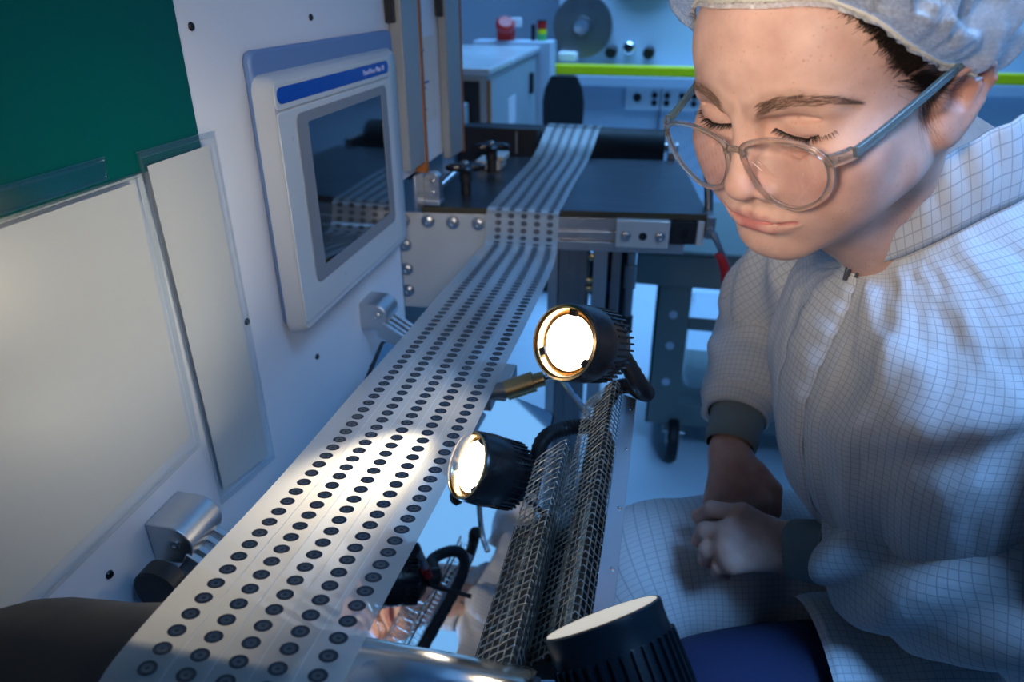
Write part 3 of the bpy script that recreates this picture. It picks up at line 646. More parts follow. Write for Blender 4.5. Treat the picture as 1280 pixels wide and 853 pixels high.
LID = [(.0145,.0010,-.0006),(.0180,.0012,-.0032),(.0245,.0008,-.0053),(.0310,.0002,-.0060),(.0375,-.0028,-.0052),(.0435,-.0075,-.0024),(.0485,-.0122,.0012)]
def head_sdf(q):
    x, y, z = q[...,0], q[...,1], q[...,2]; s = np.stack([np.abs(x), y, z], -1)
    d = ell(q, (0,-.088,.030), (.0710,.094,.086))
    d = smin(d, ell(q, (0,-.040,.040), (.0580,.050,.062)), .020)              # forehead
    d = smin(d, ell(q, (0,-.040,-.030), (.0530,.050,.070)), .018)             # midface
    d = smin(d, ell(q, (0,-.040,-.078), (.0440,.046,.036)), .016)             # jaw
    d = smin(d, cap(s, (.0490,-.064,-.052), (.0140,-.012,-.100), .0200, .0150), .018)
    d = smin(d, ell(s, (.0450,-.052,-.030), (.0205,.0380,.0430)), .024)
    d = smin(d, ell(q, (0,-.0035,-.1030), (.0190,.0150,.0145)), .014)         # chin
    d = smin(d, ell(s, (.0430,-.024,-.026), (.0200,.0200,.0180)), .020)       # cheekbones
    d = smin(d, ell(s, (.0320,-.024,-.052), (.0270,.0280,.0340)), .020)       # cheeks
    q0, s0 = q, s; sh = np.array([0,0,.0045]); q = q0-sh; s = s0-sh
    d = smin(d, ell(q, (0,-.0060,-.0760), (.0270,.0190,.0230)), .014); q, s = q0, s0         # mouth mound
    d = smin(d, cap(s, (.0110,.0005,.0150), (.0420,-.0120,.0160), .0100, .0080), .012)   # brow ridge
    d = smax(d, -ell(s, (.0300,.0080,-.0010), (.0185,.0135,.0125)), .011)     # eye socket
    d = smax(d, -ell(s, (.0150,.0090,-.0040), (.0060,.0085,.0120)), .008)     # inner corner
    ball = ell(s, (.0312,-.0150,.0010), (.0165,.0152,.0150))
    d = smin(d, ball, .0050)                                                  # closed-down lids over the eyeball
    crease = chain(s, [(.0175,.0020,.0050),(.0250,.0012,.0088),(.0330,-.0008,.0096),(.0410,-.0060,.0080),(.0480,-.0120,.0046)], [-.0020,.0010,.0011,.0008,-.0030])
    d = smax(d, -crease, .0055)
    lid = chain(s, LID, [.0008]*7); d = smax(d, -lid, .0022)
    bag = chain(s, [(.0200,.0010,-.0160),(.0310,-.0005,-.0190),(.0420,-.0070,-.0150)], [-.0010,.0016,-.0010]); d = smax(d, -bag, .0060)
    # nose
    n = cap(q, (0,.0060,.0060), (0,.0215,-.0350), .0065, .0082)
    n = smin(n, ell(q, (0,.0235,-.0420), (.0098,.0095,.0088)), .008)
    n = smin(n, ell(s, (.0115,.0115,-.0465), (.0070,.0095,.0068)), .006)
    n = smin(n, cap(q, (0,.0215,-.0475), (0,.0085,-.0545), .0042, .0036), .005)
    n = smax(n, -ell(s, (.0060,.0150,-.0535), (.0036,.0055,.0040)), .0025)
    d = smin(d, n, .0095)
    groove = chain(s, [(.0150,.0085,-.0400),(.0195,.0060,-.0480),(.0180,.0050,-.0530)], [-.0030,.0006,.0008]); d = smax(d, -groove, .0050)
    d = smax(d, -cap(q, (0,.0165,-.0590), (0,.0170,-.0680), .0016, .0022), .004)          # philtrum
    q = q0-sh; s = s0-sh
    up = chain(s, [(0,.0120,-.0738),(.0060,.0126,-.0732),(.0140,.0098,-.0748),(.0210,.0070,-.0758),(.0275,.0052,-.0766)], [.0042,.0045,.0042,.0034,.0018], .003)
    lo = chain(s, [(0,.0118,-.0842),(.0090,.0106,-.0838),(.0180,.0070,-.0815),(.0265,.0048,-.0780)], [.0075,.0072,.0056,.0018], .003)
    d = smin(d, up, .0045); d = smin(d, lo, .0045)
    mo = chain(s, [(0,.0176,-.0786),(.0080,.0162,-.0780),(.0170,.0120,-.0778),(.0290,.0072,-.0766)], [.0009,.0009,.0009,.0012]); d = smax(d, -mo, .0026)
    d = smax(d, -ell(q, (0,.0185,-.0935), (.0170,.0070,.0045)), .008)         # hollow under the lip
    q, s = q0, s0
    # ears
    e = ell(s @ np.array([[.94,.34,0],[-.34,.94,0],[0,0,1]]).T, np.array([[.94,.34,0],[-.34,.94,0],[0,0,1]]) @ np.array((.0745,-.097,-.012)), (.0055,.0180,.0235))
    e = smin(e, ell(s, (.0715,-.0880,-.0330), (.0055,.0090,.0105)), .006)
    e = smax(e, -ell(s, (.0840,-.0930,-.0100), (.0105,.0105,.0130)), .003)    # concha
    hel = chain(s, [(.0735,-.0835,-.0010),(.0780,-.0870,.0080),(.0820,-.0980,.0115),(.0850,-.1090,.0065),(.0845,-.1130,-.0050),(.0810,-.1080,-.0190),(.0760,-.0970,-.0310)], [.0028,.0032,.0034,.0034,.0032,.0030,.0034], .002)
    e = smin(e, hel, .003)
    ant = chain(s, [(.0800,-.1000,.0040),(.0815,-.1040,-.0060),(.0785,-.1005,-.0180)], [.0022,.0026,.0024]); e = smin(e, ant, .003)
    e = smin(e, ell(s, (.0715,-.0815,-.0100), (.0040,.0045,.0060)), .004)     # tragus
    d = smin(d, e, .006)
    return d*.88
J = {'wrL':(0.1686,0.6173,0.6720), 'Li1':(0.1168,0.6348,0.6942), 'Li2':(0.0865,0.6453,0.6869), 'Li3':(0.0751,0.6532,0.6693), 'Li4':(0.0802,0.6530,0.6555), 'Lm1':(0.1023,0.6172,0.6836), 'Lm2':(0.0808,0.6253,0.6727), 'Lm3':(0.0767,0.6330,0.6515), 'Lm4':(0.0865,0.6358,0.6417), 'Lr1':(0.0998,0.6027,0.6720), 'Lr2':(0.0833,0.6086,0.6612), 'Lr3':(0.0842,0.6149,0.6420), 'Lr4':(0.0936,0.6191,0.6352), 'Lp1':(0.1068,0.5915,0.6628), 'Lp2':(0.0962,0.5954,0.6525), 'Lp3':(0.0974,0.5998,0.6384), 'Lp4':(0.1048,0.6037,0.6339), 'Lt0':(0.1468,0.6425,0.6744), 'Lt1':(0.1284,0.6601,0.6673), 'Lt2':(0.1101,0.6683,0.6595), 'palmL':(0.1368,0.6176,0.6700), 'wrR':(0.1089,0.7460,0.7024), 'Ri1':(0.1454,0.6995,0.6634), 'Ri2':(0.1473,0.6790,0.6383), 'Ri3':(0.1468,0.6768,0.6162), 'Ri4':(0.1460,0.6825,0.6010), 'Rm1':(0.1267,0.6873,0.6630), 'Rm2':(0.1251,0.6646,0.6373), 'Rm3':(0.1247,0.6616,0.6136), 'Rm4':(0.1238,0.6688,0.5969), 'Rr1':(0.1074,0.6808,0.6650), 'Rr2':(0.1047,0.6588,0.6433), 'Rr3':(0.1057,0.6578,0.6207), 'Rr4':(0.1063,0.6646,0.6048), 'Rp1':(0.0907,0.6789,0.6706), 'Rp2':(0.0875,0.6610,0.6547), 'Rp3':(0.0877,0.6591,0.6376), 'Rp4':(0.0895,0.6640,0.6240), 'Rt0':(0.1398,0.7252,0.6870), 'Rt1':(0.1605,0.7177,0.6703), 'Rt2':(0.1642,0.7040,0.6488), 'palmR':(0.1172,0.7153,0.6815)}
J = {k: np.array(v) for k, v in J.items()}
SHL, ELL = np.array((.350,.485,.960)), np.array((.346,.498,.776)); SHR, ELR = np.array((.225,.800,.965)), np.array((.150,.925,.800))
def hand(q, s):
    g = lambda n: J[s+n]; w = J['wr'+s]; out = None
    # palm: four metacarpals blended broad and flat
    for f, r in (('i',.0125),('m',.0125),('r',.0120),('p',.0115)):
        e = cap(q, w*.75+g(f+'1')*.25, g(f+'1'), .0165, r); out = e if out is None else smin(out, e, .012)
    out = smin(out, cap(q, w, J['palm'+s], .0225, .0170), .018)
    for f, r in (('i',.0088),('m',.0090),('r',.0086),('p',.0077)):
        fd = chain(q, [g(f+c) for c in '1234'], [r*1.16, r*1.04, r*.94, r*.78], .002); out = smin(out, fd, .0035)
        out = smin(out, np.sqrt(((q-g(f+'2'))**2).sum(-1))-r*1.10, .002)
    th = chain(q, [g('t0'), g('t1'), g('t2')], [.0135,.0108,.0085], .003); return smin(out, th, .010)
SKB = H((0,-.098,-.045)); NB = np.array((.245,.640,1.040)); PIT = np.array((.185,.622,1.000))
def neck_sdf(q):
    d = cap(q, SKB, NB, .0500, .0560)
    a, b = H((.058,-.100,-.040)), PIT+np.array((.004,-.008,.0)); d = smin(d, cap(q, a, b, .0120, .0080), .022)
    a, b = H((-.058,-.100,-.040)), PIT+np.array((.0,.012,.0)); d = smin(d, cap(q, a, b, .0120, .0080), .022)
    return smin(d, cap(q, H((0,-.055,-.085)), PIT, .030, .026), .03)
def trunk_sdf(q):
    d = cap(q, (.235,.645,.985), (.265,.650,.960), .060, .085)
    d = smin(d, cap(q, SHL+np.array((0,.02,0)), SHR-np.array((0,.02,0)), .045, .045), .06)
    d = smin(d, ell(q, (.290,.652,.870), (.100,.130,.130)), .05); d = smin(d, ell(q, (.355,.665,.690), (.095,.110,.150)), .06)
    d = smin(d, ell(q, (.435,.685,.560), (.115,.115,.075)), .06)
    for s, sh, el in (('L',SHL,ELL),('R',SHR,ELR)):
        d = smin(d, cap(q, sh, el, .044, .034), .03); d = smin(d, cap(q, el, J['wr'+s], .034, .0225), .012)
    return d
def body_sdf(q):
    d = smin(trunk_sdf(q), neck_sdf(q), .03)
    m = q[...,2] < .80
    if m.any():
        qq = q[m]; e = d[m]; e = smin(e, hand(qq,'L'), .012); e = np.minimum(e, hand(qq,'R')); d[m] = e
    m = q[...,2] > .93
    if m.any(): d[m] = smin(d[m], head_sdf(toH(q[m])), .026)
    return d
def axis(*seg):
    o = []
    for a, b, h in seg: o.append(np.arange(a, b, h))
    x = np.concatenate(o); n = (len(x)-1)//4*4+1; return x[:n]
def surface_nets():
    ax = [axis((-.10,-.03,.003),(-.03,.19,.0011),(.19,.62,.0045)), axis((.33,.40,.004),(.40,.58,.0011),(.58,.70,.0020),(.70,1.02,.0045)), axis((.44,.60,.0045),(.60,.71,.0018),(.71,.97,.0045),(.97,1.19,.0011),(1.19,1.275,.0028))]
    n = [len(a) for a in ax]; cn = [(k-1)//4+1 for k in n]; ca = [a[::4] for a in ax]
    G = np.stack(np.meshgrid(*ca, indexing='ij'), -1).reshape(-1,3); cd = body_sdf(G).reshape(cn)
    w = [np.append(np.diff(c), 0) for c in ca]
    diag = np.sqrt(w[0][:,None,None]**2+w[1][None,:,None]**2+w[2][None,None,:]**2)
    act = np.abs(cd) < diag*1.25+.0022
    D = np.repeat(np.repeat(np.repeat(cd.astype(np.float32),4,0),4,1),4,2)[:n[0],:n[1],:n[2]].copy()
    A = np.repeat(np.repeat(np.repeat(act,4,0),4,1),4,2)[:n[0],:n[1],:n[2]]
    I = np.argwhere(A)
    for k in range(0, len(I), 600000):
        i = I[k:k+600000]; D[i[:,0],i[:,1],i[:,2]] = body_sdf(np.stack([ax[0][i[:,0]],ax[1][i[:,1]],ax[2][i[:,2]]],-1))
    Sg = D < 0
    c = np.zeros([k-1 for k in n], np.uint8); sl = lambda a: (slice(a, None) if a else slice(0,-1))
    for a in (0,1):
        for b in (0,1):
            for e in (0,1): c += Sg[sl(a),sl(b),sl(e)]
    cells = np.argwhere((c > 0) & (c < 8)); ny, nz = n[1]-1, n[2]-1
    key = (cells[:,0]*ny+cells[:,1])*nz+cells[:,2]
    Pm = np.zeros((len(cells),3)); cnt = np.zeros(len(cells))
    corners = [(a,b,e) for a in (0,1) for b in (0,1) for e in (0,1)]
    val = {o: D[cells[:,0]+o[0],cells[:,1]+o[1],cells[:,2]+o[2]] for o in corners}
    pos = {o: np.stack([ax[j][cells[:,j]+o[j]] for j in range(3)],-1) for o in corners}
    for o in corners:
        for j in range(3):
            if o[j] == 0:
                p = list(o); p[j] = 1; p = tuple(p); va, vb = val[o], val[p]; m = (va < 0) != (vb < 0)
                t = np.where(m, va/(va-vb+1e-12), 0)[:,None]; Pm += np.where(m[:,None], pos[o]+(pos[p]-pos[o])*t, 0); cnt += m
    V = Pm/cnt[:,None]; F = []
    for j in range(3):
        k1, k2 = (j+1)%3, (j+2)%3
        sa = [slice(None)]*3; sb = [slice(None)]*3; sa[j] = slice(0,-1); sb[j] = slice(1,None)
        E = np.argwhere(Sg[tuple(sa)] != Sg[tuple(sb)]); E = E[(E[:,k1] > 0) & (E[:,k2] > 0) & (E[:,k1] < n[k1]-1) & (E[:,k2] < n[k2]-1)]
        inside = Sg[E[:,0],E[:,1],E[:,2]]; q = []
        for d1, d2 in ((0,0),(1,0),(1,1),(0,1)):
            e = E.copy(); e[:,k1] -= d1; e[:,k2] -= d2; q.append(np.searchsorted(key, (e[:,0]*ny+e[:,1])*nz+e[:,2]))
        q = np.stack(q,-1); q[~inside] = q[~inside][:,::-1]; F.append(q)
    return V, np.concatenate(F)
BV, BF = surface_nets()
def relax(V, F, it, lam=.5):
    for _ in range(it):
        s = np.zeros_like(V); c = np.zeros(len(V))
        for a, b in ((0,1),(1,2),(2,3),(3,0)):
            for i, k in ((a,b),(b,a)):
                s += np.stack([np.bincount(F[:,i], V[F[:,k],d], len(V)) for d in range(3)],-1); c += np.bincount(F[:,i], minlength=len(V))
        V = V+lam*(s/np.maximum(c,1)[:,None]-V)
    return V
BV = relax(BV, BF, 1, .4)
def np_mesh(name, V, F, m, smooth=True):
    me = bpy.data.meshes.new(name); me.vertices.add(len(V)); me.vertices.foreach_set('co', V.astype(np.float32).ravel())
    k = F.shape[1]; me.loops.add(F.size); me.loops.foreach_set('vertex_index', F.astype(np.int32).ravel())
    me.polygons.add(len(F)); me.polygons.foreach_set('loop_start', np.arange(0,F.size,k,dtype=np.int32))
    me.update(calc_edges=True); me.validate(); me.polygons.foreach_set('use_smooth', [smooth]*len(me.polygons)); me.materials.append(M[m] if isinstance(m,str) else m); me.update(); return me
# skin colour: lips, flushed cheeks, nose, ears and brow tint belong to the skin; dark scalp paints hair with its shade
Q = toH(BV); ax_ = np.abs(Q[:,0]); colr = np.tile(np.array((.70,.455,.365)), (len(BV),1))
def blend(c, w): 
    global colr
    w = np.clip(w,0,1)[:,None]; colr = colr*(1-w)+np.array(c)*w
g = lambda c, r: np.exp(-(((Q*np.array([0,1,1])+np.stack([ax_,0*ax_,0*ax_],-1)-np.array(c))/np.array(r))**2).sum(-1))
hd = Q[:,2] > -.13; front = (BV[:,2] > .95)
blend((.68,.345,.28), .60*g((.038,-.01,-.040),(.022,.05,.022))*front)
blend((.68,.36,.30), .5*g((0,.024,-.043),(.014,.014,.014))*front)
blend((.62,.29,.23), .6*g((.078,-.10,-.002),(.016,.03,.03))*front)
blend((.70,.40,.31), .5*g((.031,0,-.004),(.018,.02,.009))*front)
QL = np.stack([ax_,Q[:,1],Q[:,2]-.0045],-1)
lipd = np.minimum(chain(QL, [(0,.0120,-.0744),(.0060,.0126,-.0738),(.0140,.0098,-.0752),(.0210,.0070,-.0761),(.0270,.0052,-.0767)], [.0042,.0044,.0041,.0033,.0016]), chain(QL, [(0,.0118,-.0840),(.0090,.0106,-.0836),(.0180,.0070,-.0812),(.0262,.0048,-.0779)], [.0072,.0069,.0054,.0016]))
blend((.55,.175,.175), (1-np.clip((lipd-.0002)/.0014,0,1))*front*.85)
browp = [(.0105,.011,.0160),(.0200,.010,.0215),(.0330,.004,.0240),(.0470,-.010,.0205),(.0545,-.022,.0145)]
bd = chain(np.stack([ax_,Q[:,1],Q[:,2]],-1), browp, [.0050,.0056,.0048,.0030,.0014]); blend((.30,.175,.125), .42*np.clip(1-(bd-.001)/.0045,0,1)*front)
hairline = np.interp(np.degrees(np.arctan2(ax_, Q[:,1]+.085)), [0,35,45,52,58,64,72,82,92,110,150,180], [.096,.092,.084,.068,.051,.037,.021,.006,-.002,-.004,-.035,-.05])
blend((.035,.024,.020), np.clip((Q[:,2]-hairline+.004)/.018,0,1)*front*.92*(Q[:,1] < .0)*(ax_ < .0735))  # under the strands: hair tone with its shade painted in
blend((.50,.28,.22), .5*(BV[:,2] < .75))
pm = np_mesh('person_body', BV, BF, 'paper')
ca = pm.color_attributes.new('tone','FLOAT_COLOR','POINT'); ca.data.foreach_set('color', np.c_[colr,np.ones(len(colr))].astype(np.float32).ravel())
def skin_material():
    m = mat('skin', (.6,.38,.29), .46, spec=.42); nt = m.node_tree; b = nt.nodes['Principled BSDF']; N = nt.nodes.new; L = nt.links.new
    at = N('ShaderNodeAttribute'); at.attribute_name = 'tone'; tc = N('ShaderNodeTexCoord')
    n1 = N('ShaderNodeTexNoise'); n1.inputs['Scale'].default_value = 55; n1.inputs['Detail'].default_value = 4; L(tc.outputs['Object'], n1.inputs['Vector'])
    mx = N('ShaderNodeMix'); mx.data_type = 'RGBA'; mx.blend_type = 'MULTIPLY'; mx.inputs['Factor'].default_value = 1
    cr_ = N('ShaderNodeValToRGB'); cr_.color_ramp.elements[0].position = .3; cr_.color_ramp.elements[0].color = (.86,.78,.76,1); cr_.color_ramp.elements[1].position = .7; cr_.color_ramp.elements[1].color = (1.06,1.04,1.03,1)
    L(n1.outputs['Fac'], cr_.inputs[0]); L(at.outputs['Color'], mx.inputs['A']); L(cr_.outputs[0], mx.inputs['B'])
    v = N('ShaderNodeTexVoronoi'); v.inputs['Scale'].default_value = 260; v.inputs['Randomness'].default_value = 1.0; L(tc.outputs['Object'], v.inputs['Vector'])       # freckles
    n2 = N('ShaderNodeTexNoise'); n2.inputs['Scale'].default_value = 45; L(tc.outputs['Object'], n2.inputs['Vector'])
    th = N('ShaderNodeMath'); th.operation = 'MULTIPLY_ADD'; th.inputs[1].default_value = .60; th.inputs[2].default_value = -.10; L(n2.outputs['Fac'], th.inputs[0])
    lt = N('ShaderNodeMath'); lt.operation = 'SUBTRACT'; L(th.outputs[0], lt.inputs[0]); L(v.outputs['Distance'], lt.inputs[1])
    ml = N('ShaderNodeMath'); ml.operation = 'MULTIPLY'; ml.use_clamp = True; ml.inputs[1].default_value = 3.2; L(lt.outputs[0], ml.inputs[0])
    m2 = N('ShaderNodeMix'); m2.data_type = 'RGBA'; m2.blend_type = 'MULTIPLY'; m2.inputs['B'].default_value = (.82,.66,.56,1); L(ml.outputs[0], m2.inputs['Factor']); L(mx.outputs['Result'], m2.inputs['A'])
    L(m2.outputs['Result'], b.inputs['Base Color'])
    n3 = N('ShaderNodeTexNoise'); n3.inputs['Scale'].default_value = 900; n3.inputs['Detail'].default_value = 3; L(tc.outputs['Object'], n3.inputs['Vector'])
    bp = N('ShaderNodeBump'); bp.inputs['Strength'].default_value = .16; bp.inputs['Distance'].default_value = .001; L(n3.outputs['Fac'], bp.inputs['Height']); L(bp.outputs[0], b.inputs['Normal'])
    b.inputs['Subsurface Weight'].default_value = .25; b.inputs['Subsurface Radius'].default_value = (1,.35,.2); b.inputs['Subsurface Scale'].default_value = .003
    return m
pm.materials[0] = skin_material()
person = bpy.data.objects.new('person', pm); COL.objects.link(person)
tag(person, 'person in white cleanroom gown, cap and glasses leaning over the web', 'person')
def pchild(name, me, parent=None, label=None):
    o = bpy.data.objects.new(name, me); COL.objects.link(o); o.parent = parent or person
    if label: o['label'] = label
    return o
def pbuild(mb, name, m, parent=None, label=None, sharp=60): return pchild(name, mb.mesh(name, m, sharp), parent, label)

# -- lashes, lid line, brows, hair
M['lash'] = mat('lash', (.010,.007,.006), .5); M['brow'] = mat('brow_hair', (.17,.10,.068), .5); M['hair'] = mat('hair_dark', (.020,.013,.010), .42, noise=.3, nscale=300)
def proj_surf(q, off, it=6):        # move head-space points onto the skin, 'off' above it
    q = np.array(q, float)
    for _ in range(it):
        d = head_sdf(q); e = 2e-4; gr = np.stack([head_sdf(q+np.eye(3)[k]*e)-head_sdf(q-np.eye(3)[k]*e) for k in range(3)],-1)/(2*e)
        gn = gr/np.maximum(np.linalg.norm(gr,axis=-1,keepdims=True),1e-6); q = q-gn*(d-off)[...,None]*.9
    return q, gn
for sd in (1,-1):
    lidp = cr(LID, 8); lidp[:,0] *= 1; LP, LN = proj_surf(lidp, .0004)
    LP = LP*np.array([sd,1,1])
    nm = 'eyelashes'; b = MB(); b.tube(H(LP[3:-2]), [.0003+.00045*math.sin(math.pi*i/(len(LP)-6)) for i in range(len(LP)-5)], 6)
    for k in range(64):
        t = .06+.90*k/63; i = t*(len(LP)-1); p = np.array([np.interp(i, range(len(LP)), LP[:,c]) for c in range(3)])
        out = np.array([sd*(-.30+.95*t)+rng.normal(0,.10), .80-.35*t, -.62+.30*t+rng.normal(0,.08)]); out /= np.linalg.norm(out)
        ln = (.0052+.0035*t)*rng.uniform(.75,1.1); curl = np.array([0,.15,.55])
        P = [H(p+out*ln*u+curl*ln*.35*u*u) for u in np.linspace(0,1,5)]
        b.tube(P, [.00026,.00024,.00018,.00011,.00004], 4, caps=False)
    pbuild(b, nm, 'lash')
    b = MB(); bp_ = cr(browp, 12)
    for k in range(420):
        t = rng.uniform(0,1)**.9; i = t*(len(bp_)-1); p = np.array([np.interp(i, range(len(bp_)), bp_[:,c]) for c in range(3)])
        wd = np.interp(t,[0,.3,.7,1],[.0042,.0046,.0030,.0008]); dz = rng.uniform(-1,1)*wd; p = p+np.array([0,0,dz])
        up_ = np.interp(t,[0,.25,.6,1],[.9,.45,.05,-.25])-dz*40*np.interp(t,[0,.3,1],[0,1,1]); dr = np.array([1,-.25-.3*t,up_+rng.normal(0,.15)]); dr /= np.linalg.norm(dr); ln = rng.uniform(.0045,.0080)
        P = np.array([p+dr*ln*u for u in np.linspace(0,1,4)]); P, _ = proj_surf(P, np.array([.0001,.0005,.0006,.0004]), 3); P[:,0] *= sd
        b.tube(H(P), [.00009,.00009,.00007,.00003], 3, caps=False)
    pbuild(b, 'eyebrow', 'brow')
b = MB()
def hl(deg): return np.interp(deg, [0,35,45,52,58,64,72,82,92,100], [.094,.090,.082,.066,.049,.035,.019,.003,-.008,-.012])
def strand(starts, dirs, length, rad, n=9, lift=.0012):
    P = [starts]; p = starts.copy(); d = dirs.copy()
    for k in range(n-1):
        p = p+d*(length/(n-1))[:,None]; p, gn = proj_surf(p, lift*(1+k/n), 2); d = d-gn*(d*gn).sum(-1,keepdims=True); d += rng.normal(0,.035,d.shape)+np.array([0,-.03,.0]); d /= np.linalg.norm(d,axis=-1,keepdims=True); P.append(p)
    P = np.stack(P,1)
    for i in range(len(P)): b.tube(H(P[i]), [rad[i]*(1-.75*k/(n-1)) for k in range(n)], 3, caps=False)
for sd in (1,-1):
    N_ = 1900 if sd > 0 else 250
    deg = np.where(rng.uniform(0,1,N_) < .75, rng.uniform(40,79,N_), rng.uniform(44,70,N_)); a = np.radians(deg)
    z = hl(deg)+np.abs(rng.normal(0,.010,N_))-rng.exponential(.0035,N_)+np.where(deg > 80, 0, 0); st = np.stack([.072*np.sin(a), -.085+.095*np.cos(a), z],-1); st, _ = proj_surf(st, .0004)
    ok = (st[:,1] > -.086); st = st[ok]
    dr = np.stack([.25+0*st[:,0], -1+0*st[:,0], .45+rng.normal(0,.22,len(st))-((st[:,2] < .02)*.9)],-1); dr /= np.linalg.norm(dr,axis=-1,keepdims=True)
    b0 = b; strand(st, dr, rng.uniform(.022,.060,len(st))*np.where(st[:,2] < .015,.5,1), rng.uniform(.00007,.00016,len(st)))
    if sd < 0:
        pass
hv = b
# wisps in front of the ear
st = np.stack([np.full(60,.068)+0, rng.uniform(-.077,-.064,60), rng.uniform(-.012,.012,60)],-1); st, _ = proj_surf(st, .0004)
dr = np.stack([np.zeros(60), rng.uniform(-.5,.25,60), np.full(60,-1.)],-1); dr /= np.linalg.norm(dr,axis=-1,keepdims=True)
strand(st, dr, rng.uniform(.012,.034,60), rng.uniform(.00006,.00012,60))
pbuild(b, 'hair', 'hair')

# -- bouffant cap
def cap_material():
    m = bpy.data.materials.new('cap_fabric'); m.use_nodes = True; nt = m.node_tree; nt.nodes.remove(nt.nodes['Principled BSDF']); N = nt.nodes.new; L = nt.links.new
    out = nt.nodes['Material Output']; tc = N('ShaderNodeTexCoord'); mp = N('ShaderNodeMapping'); mp.inputs['Scale'].default_value = (1,1,1); L(tc.outputs['Object'], mp.inputs[0])
    n = N('ShaderNodeTexNoise'); n.inputs['Scale'].default_value = 420; n.inputs['Detail'].default_value = 5; L(mp.outputs[0], n.inputs['Vector'])
    tr = N('ShaderNodeBsdfTransparent'); tl = N('ShaderNodeBsdfTranslucent'); tl.inputs[0].default_value = (.80,.84,.88,1); df = N('ShaderNodeBsdfDiffuse'); df.inputs[0].default_value = (.90,.92,.94,1)
    gl = N('ShaderNodeBsdfGlossy'); gl.inputs['Roughness'].default_value = .35; bp = N('ShaderNodeBump'); bp.inputs['Strength'].default_value = .25; bp.inputs['Distance'].default_value = .001; L(n.outputs['Fac'], bp.inputs['Height'])
    for s in (df, gl): L(bp.outputs[0], s.inputs['Normal'])
    a = N('ShaderNodeMixShader'); a.inputs[0].default_value = .55; L(tl.outputs[0], a.inputs[1]); L(df.outputs[0], a.inputs[2])
    c = N('ShaderNodeMixShader'); c.inputs[0].default_value = .06; L(a.outputs[0], c.inputs[1]); L(gl.outputs[0], c.inputs[2])
    rmp = N('ShaderNodeMapRange'); rmp.inputs['From Min'].default_value = .35; rmp.inputs['From Max'].default_value = .65; rmp.inputs['To Min'].default_value = .60; rmp.inputs['To Max'].default_value = .86; L(n.outputs['Fac'], rmp.inputs['Value'])
    e = N('ShaderNodeMixShader'); L(rmp.outputs[0], e.inputs[0]); L(tr.outputs[0], e.inputs[1]); L(c.outputs[0], e.inputs[2]); L(e.outputs[0], out.inputs[0]); return m
M['cap'] = cap_material(); M['elastic'] = mat('cap_elastic', (.74,.70,.60), .7, bump=.5, bscale=900)
def fbm(x, y, seed=0):
    o = 0
    for k, (fx, fy, a, p) in enumerate(((1,1.3,1,.3),(2.1,-1.7,.6,1.9),(3.7,2.9,.35,4.1),(-6.1,4.7,.2,2.2))): o = o+a*np.sin(fx*x+fy*y+p+seed*1.7+.9*np.sin(.7*fy*x-fx*y*.5+seed))
    return o/1.6
nth, nt_ = 260, 46; th = np.linspace(0,2*np.pi,nth,endpoint=False); deg = np.degrees(np.abs((th+np.pi)%(2*np.pi)-np.pi))
rz = np.interp(deg, [0,30,42,50,57,62,72,82,92,105,130,150,180], [.098,.093,.086,.074,.063,.051,.035,.021,.009,-.003,-.024,-.038,-.050])
rim = np.stack([.0735*np.sin(th)*(1+.06*(deg > 90)), -.088+.098*np.cos(th), rz],-1); rim, rn = proj_surf(rim, .0030, 5)
rim[:,0] = np.where(np.abs(rim[:,0]) > .091, np.sign(rim[:,0])*.091, rim[:,0])

for _ in range(6): rim = rim*.5+.25*(np.roll(rim,1,0)+np.roll(rim,-1,0))
apex = np.array((0,-.105,.165)); hor = np.stack([np.sin(th), np.cos(th), 0*th],-1)
ctl = rim+hor*np.interp(deg,[0,60,100,180],[.030,.034,.040,.055])[:,None]+np.array([0,0,1])*np.interp(deg,[0,90,180],[.012,.010,.005])[:,None]
ct2 = rim*.55+apex*.45+hor*.055+np.array([0,0,.035])
V = []
for k in range(nt_):
    t = k/(nt_-1); p = rim*(1-t)**3+3*ctl*t*(1-t)**2+3*ct2*t*t*(1-t)+apex*t**3
    w = np.exp(-t*4.5); pl = np.sin(th*46+3*np.sin(th*5))*w*.0026*min(1,t*14)+fbm(th*9,t*10)*.0062*math.sin(math.pi*min(1,t*1.3))+fbm(th*23+2,t*5,3)*.0030*math.sin(math.pi*min(1,t*2))*1.2
    V.append(H(p+hor*pl[:,None]+np.array([0,0,.4])*pl[:,None]))
b = MB(); b.grid([[tuple(p) for p in row] for row in V], cv=True); capo = pbuild(b, 'bouffant_cap', 'cap', label='thin white bouffant cap', sharp=180)
fr_ = [[], [], []]
for i in range(nth):
    for k, (o, z) in enumerate(((0,0),(.0030,-.0030),(.0052,-.0050))):
        wv = .0011*math.sin(i*1.9+math.sin(i*.7)*2)*k; fr_[k].append(tuple(H(rim[i]+hor[i]*(o*.6+wv)+np.array([0,0,z*.9+wv*.4]))))
b = MB(); b.grid(fr_, cv=True); pbuild(b, 'cap_frill', 'cap', capo, sharp=180)
b = MB(); P = [H(p+h_*.0010) for p, h_ in zip(rim, hor)]; P = P+[P[0]]
b.tube(P, [.0017+.0005*math.sin(i*2.4) for i in range(nth+1)], 7, caps=False); pbuild(b, 'elastic', 'elastic', capo, 'cream elastic edge')
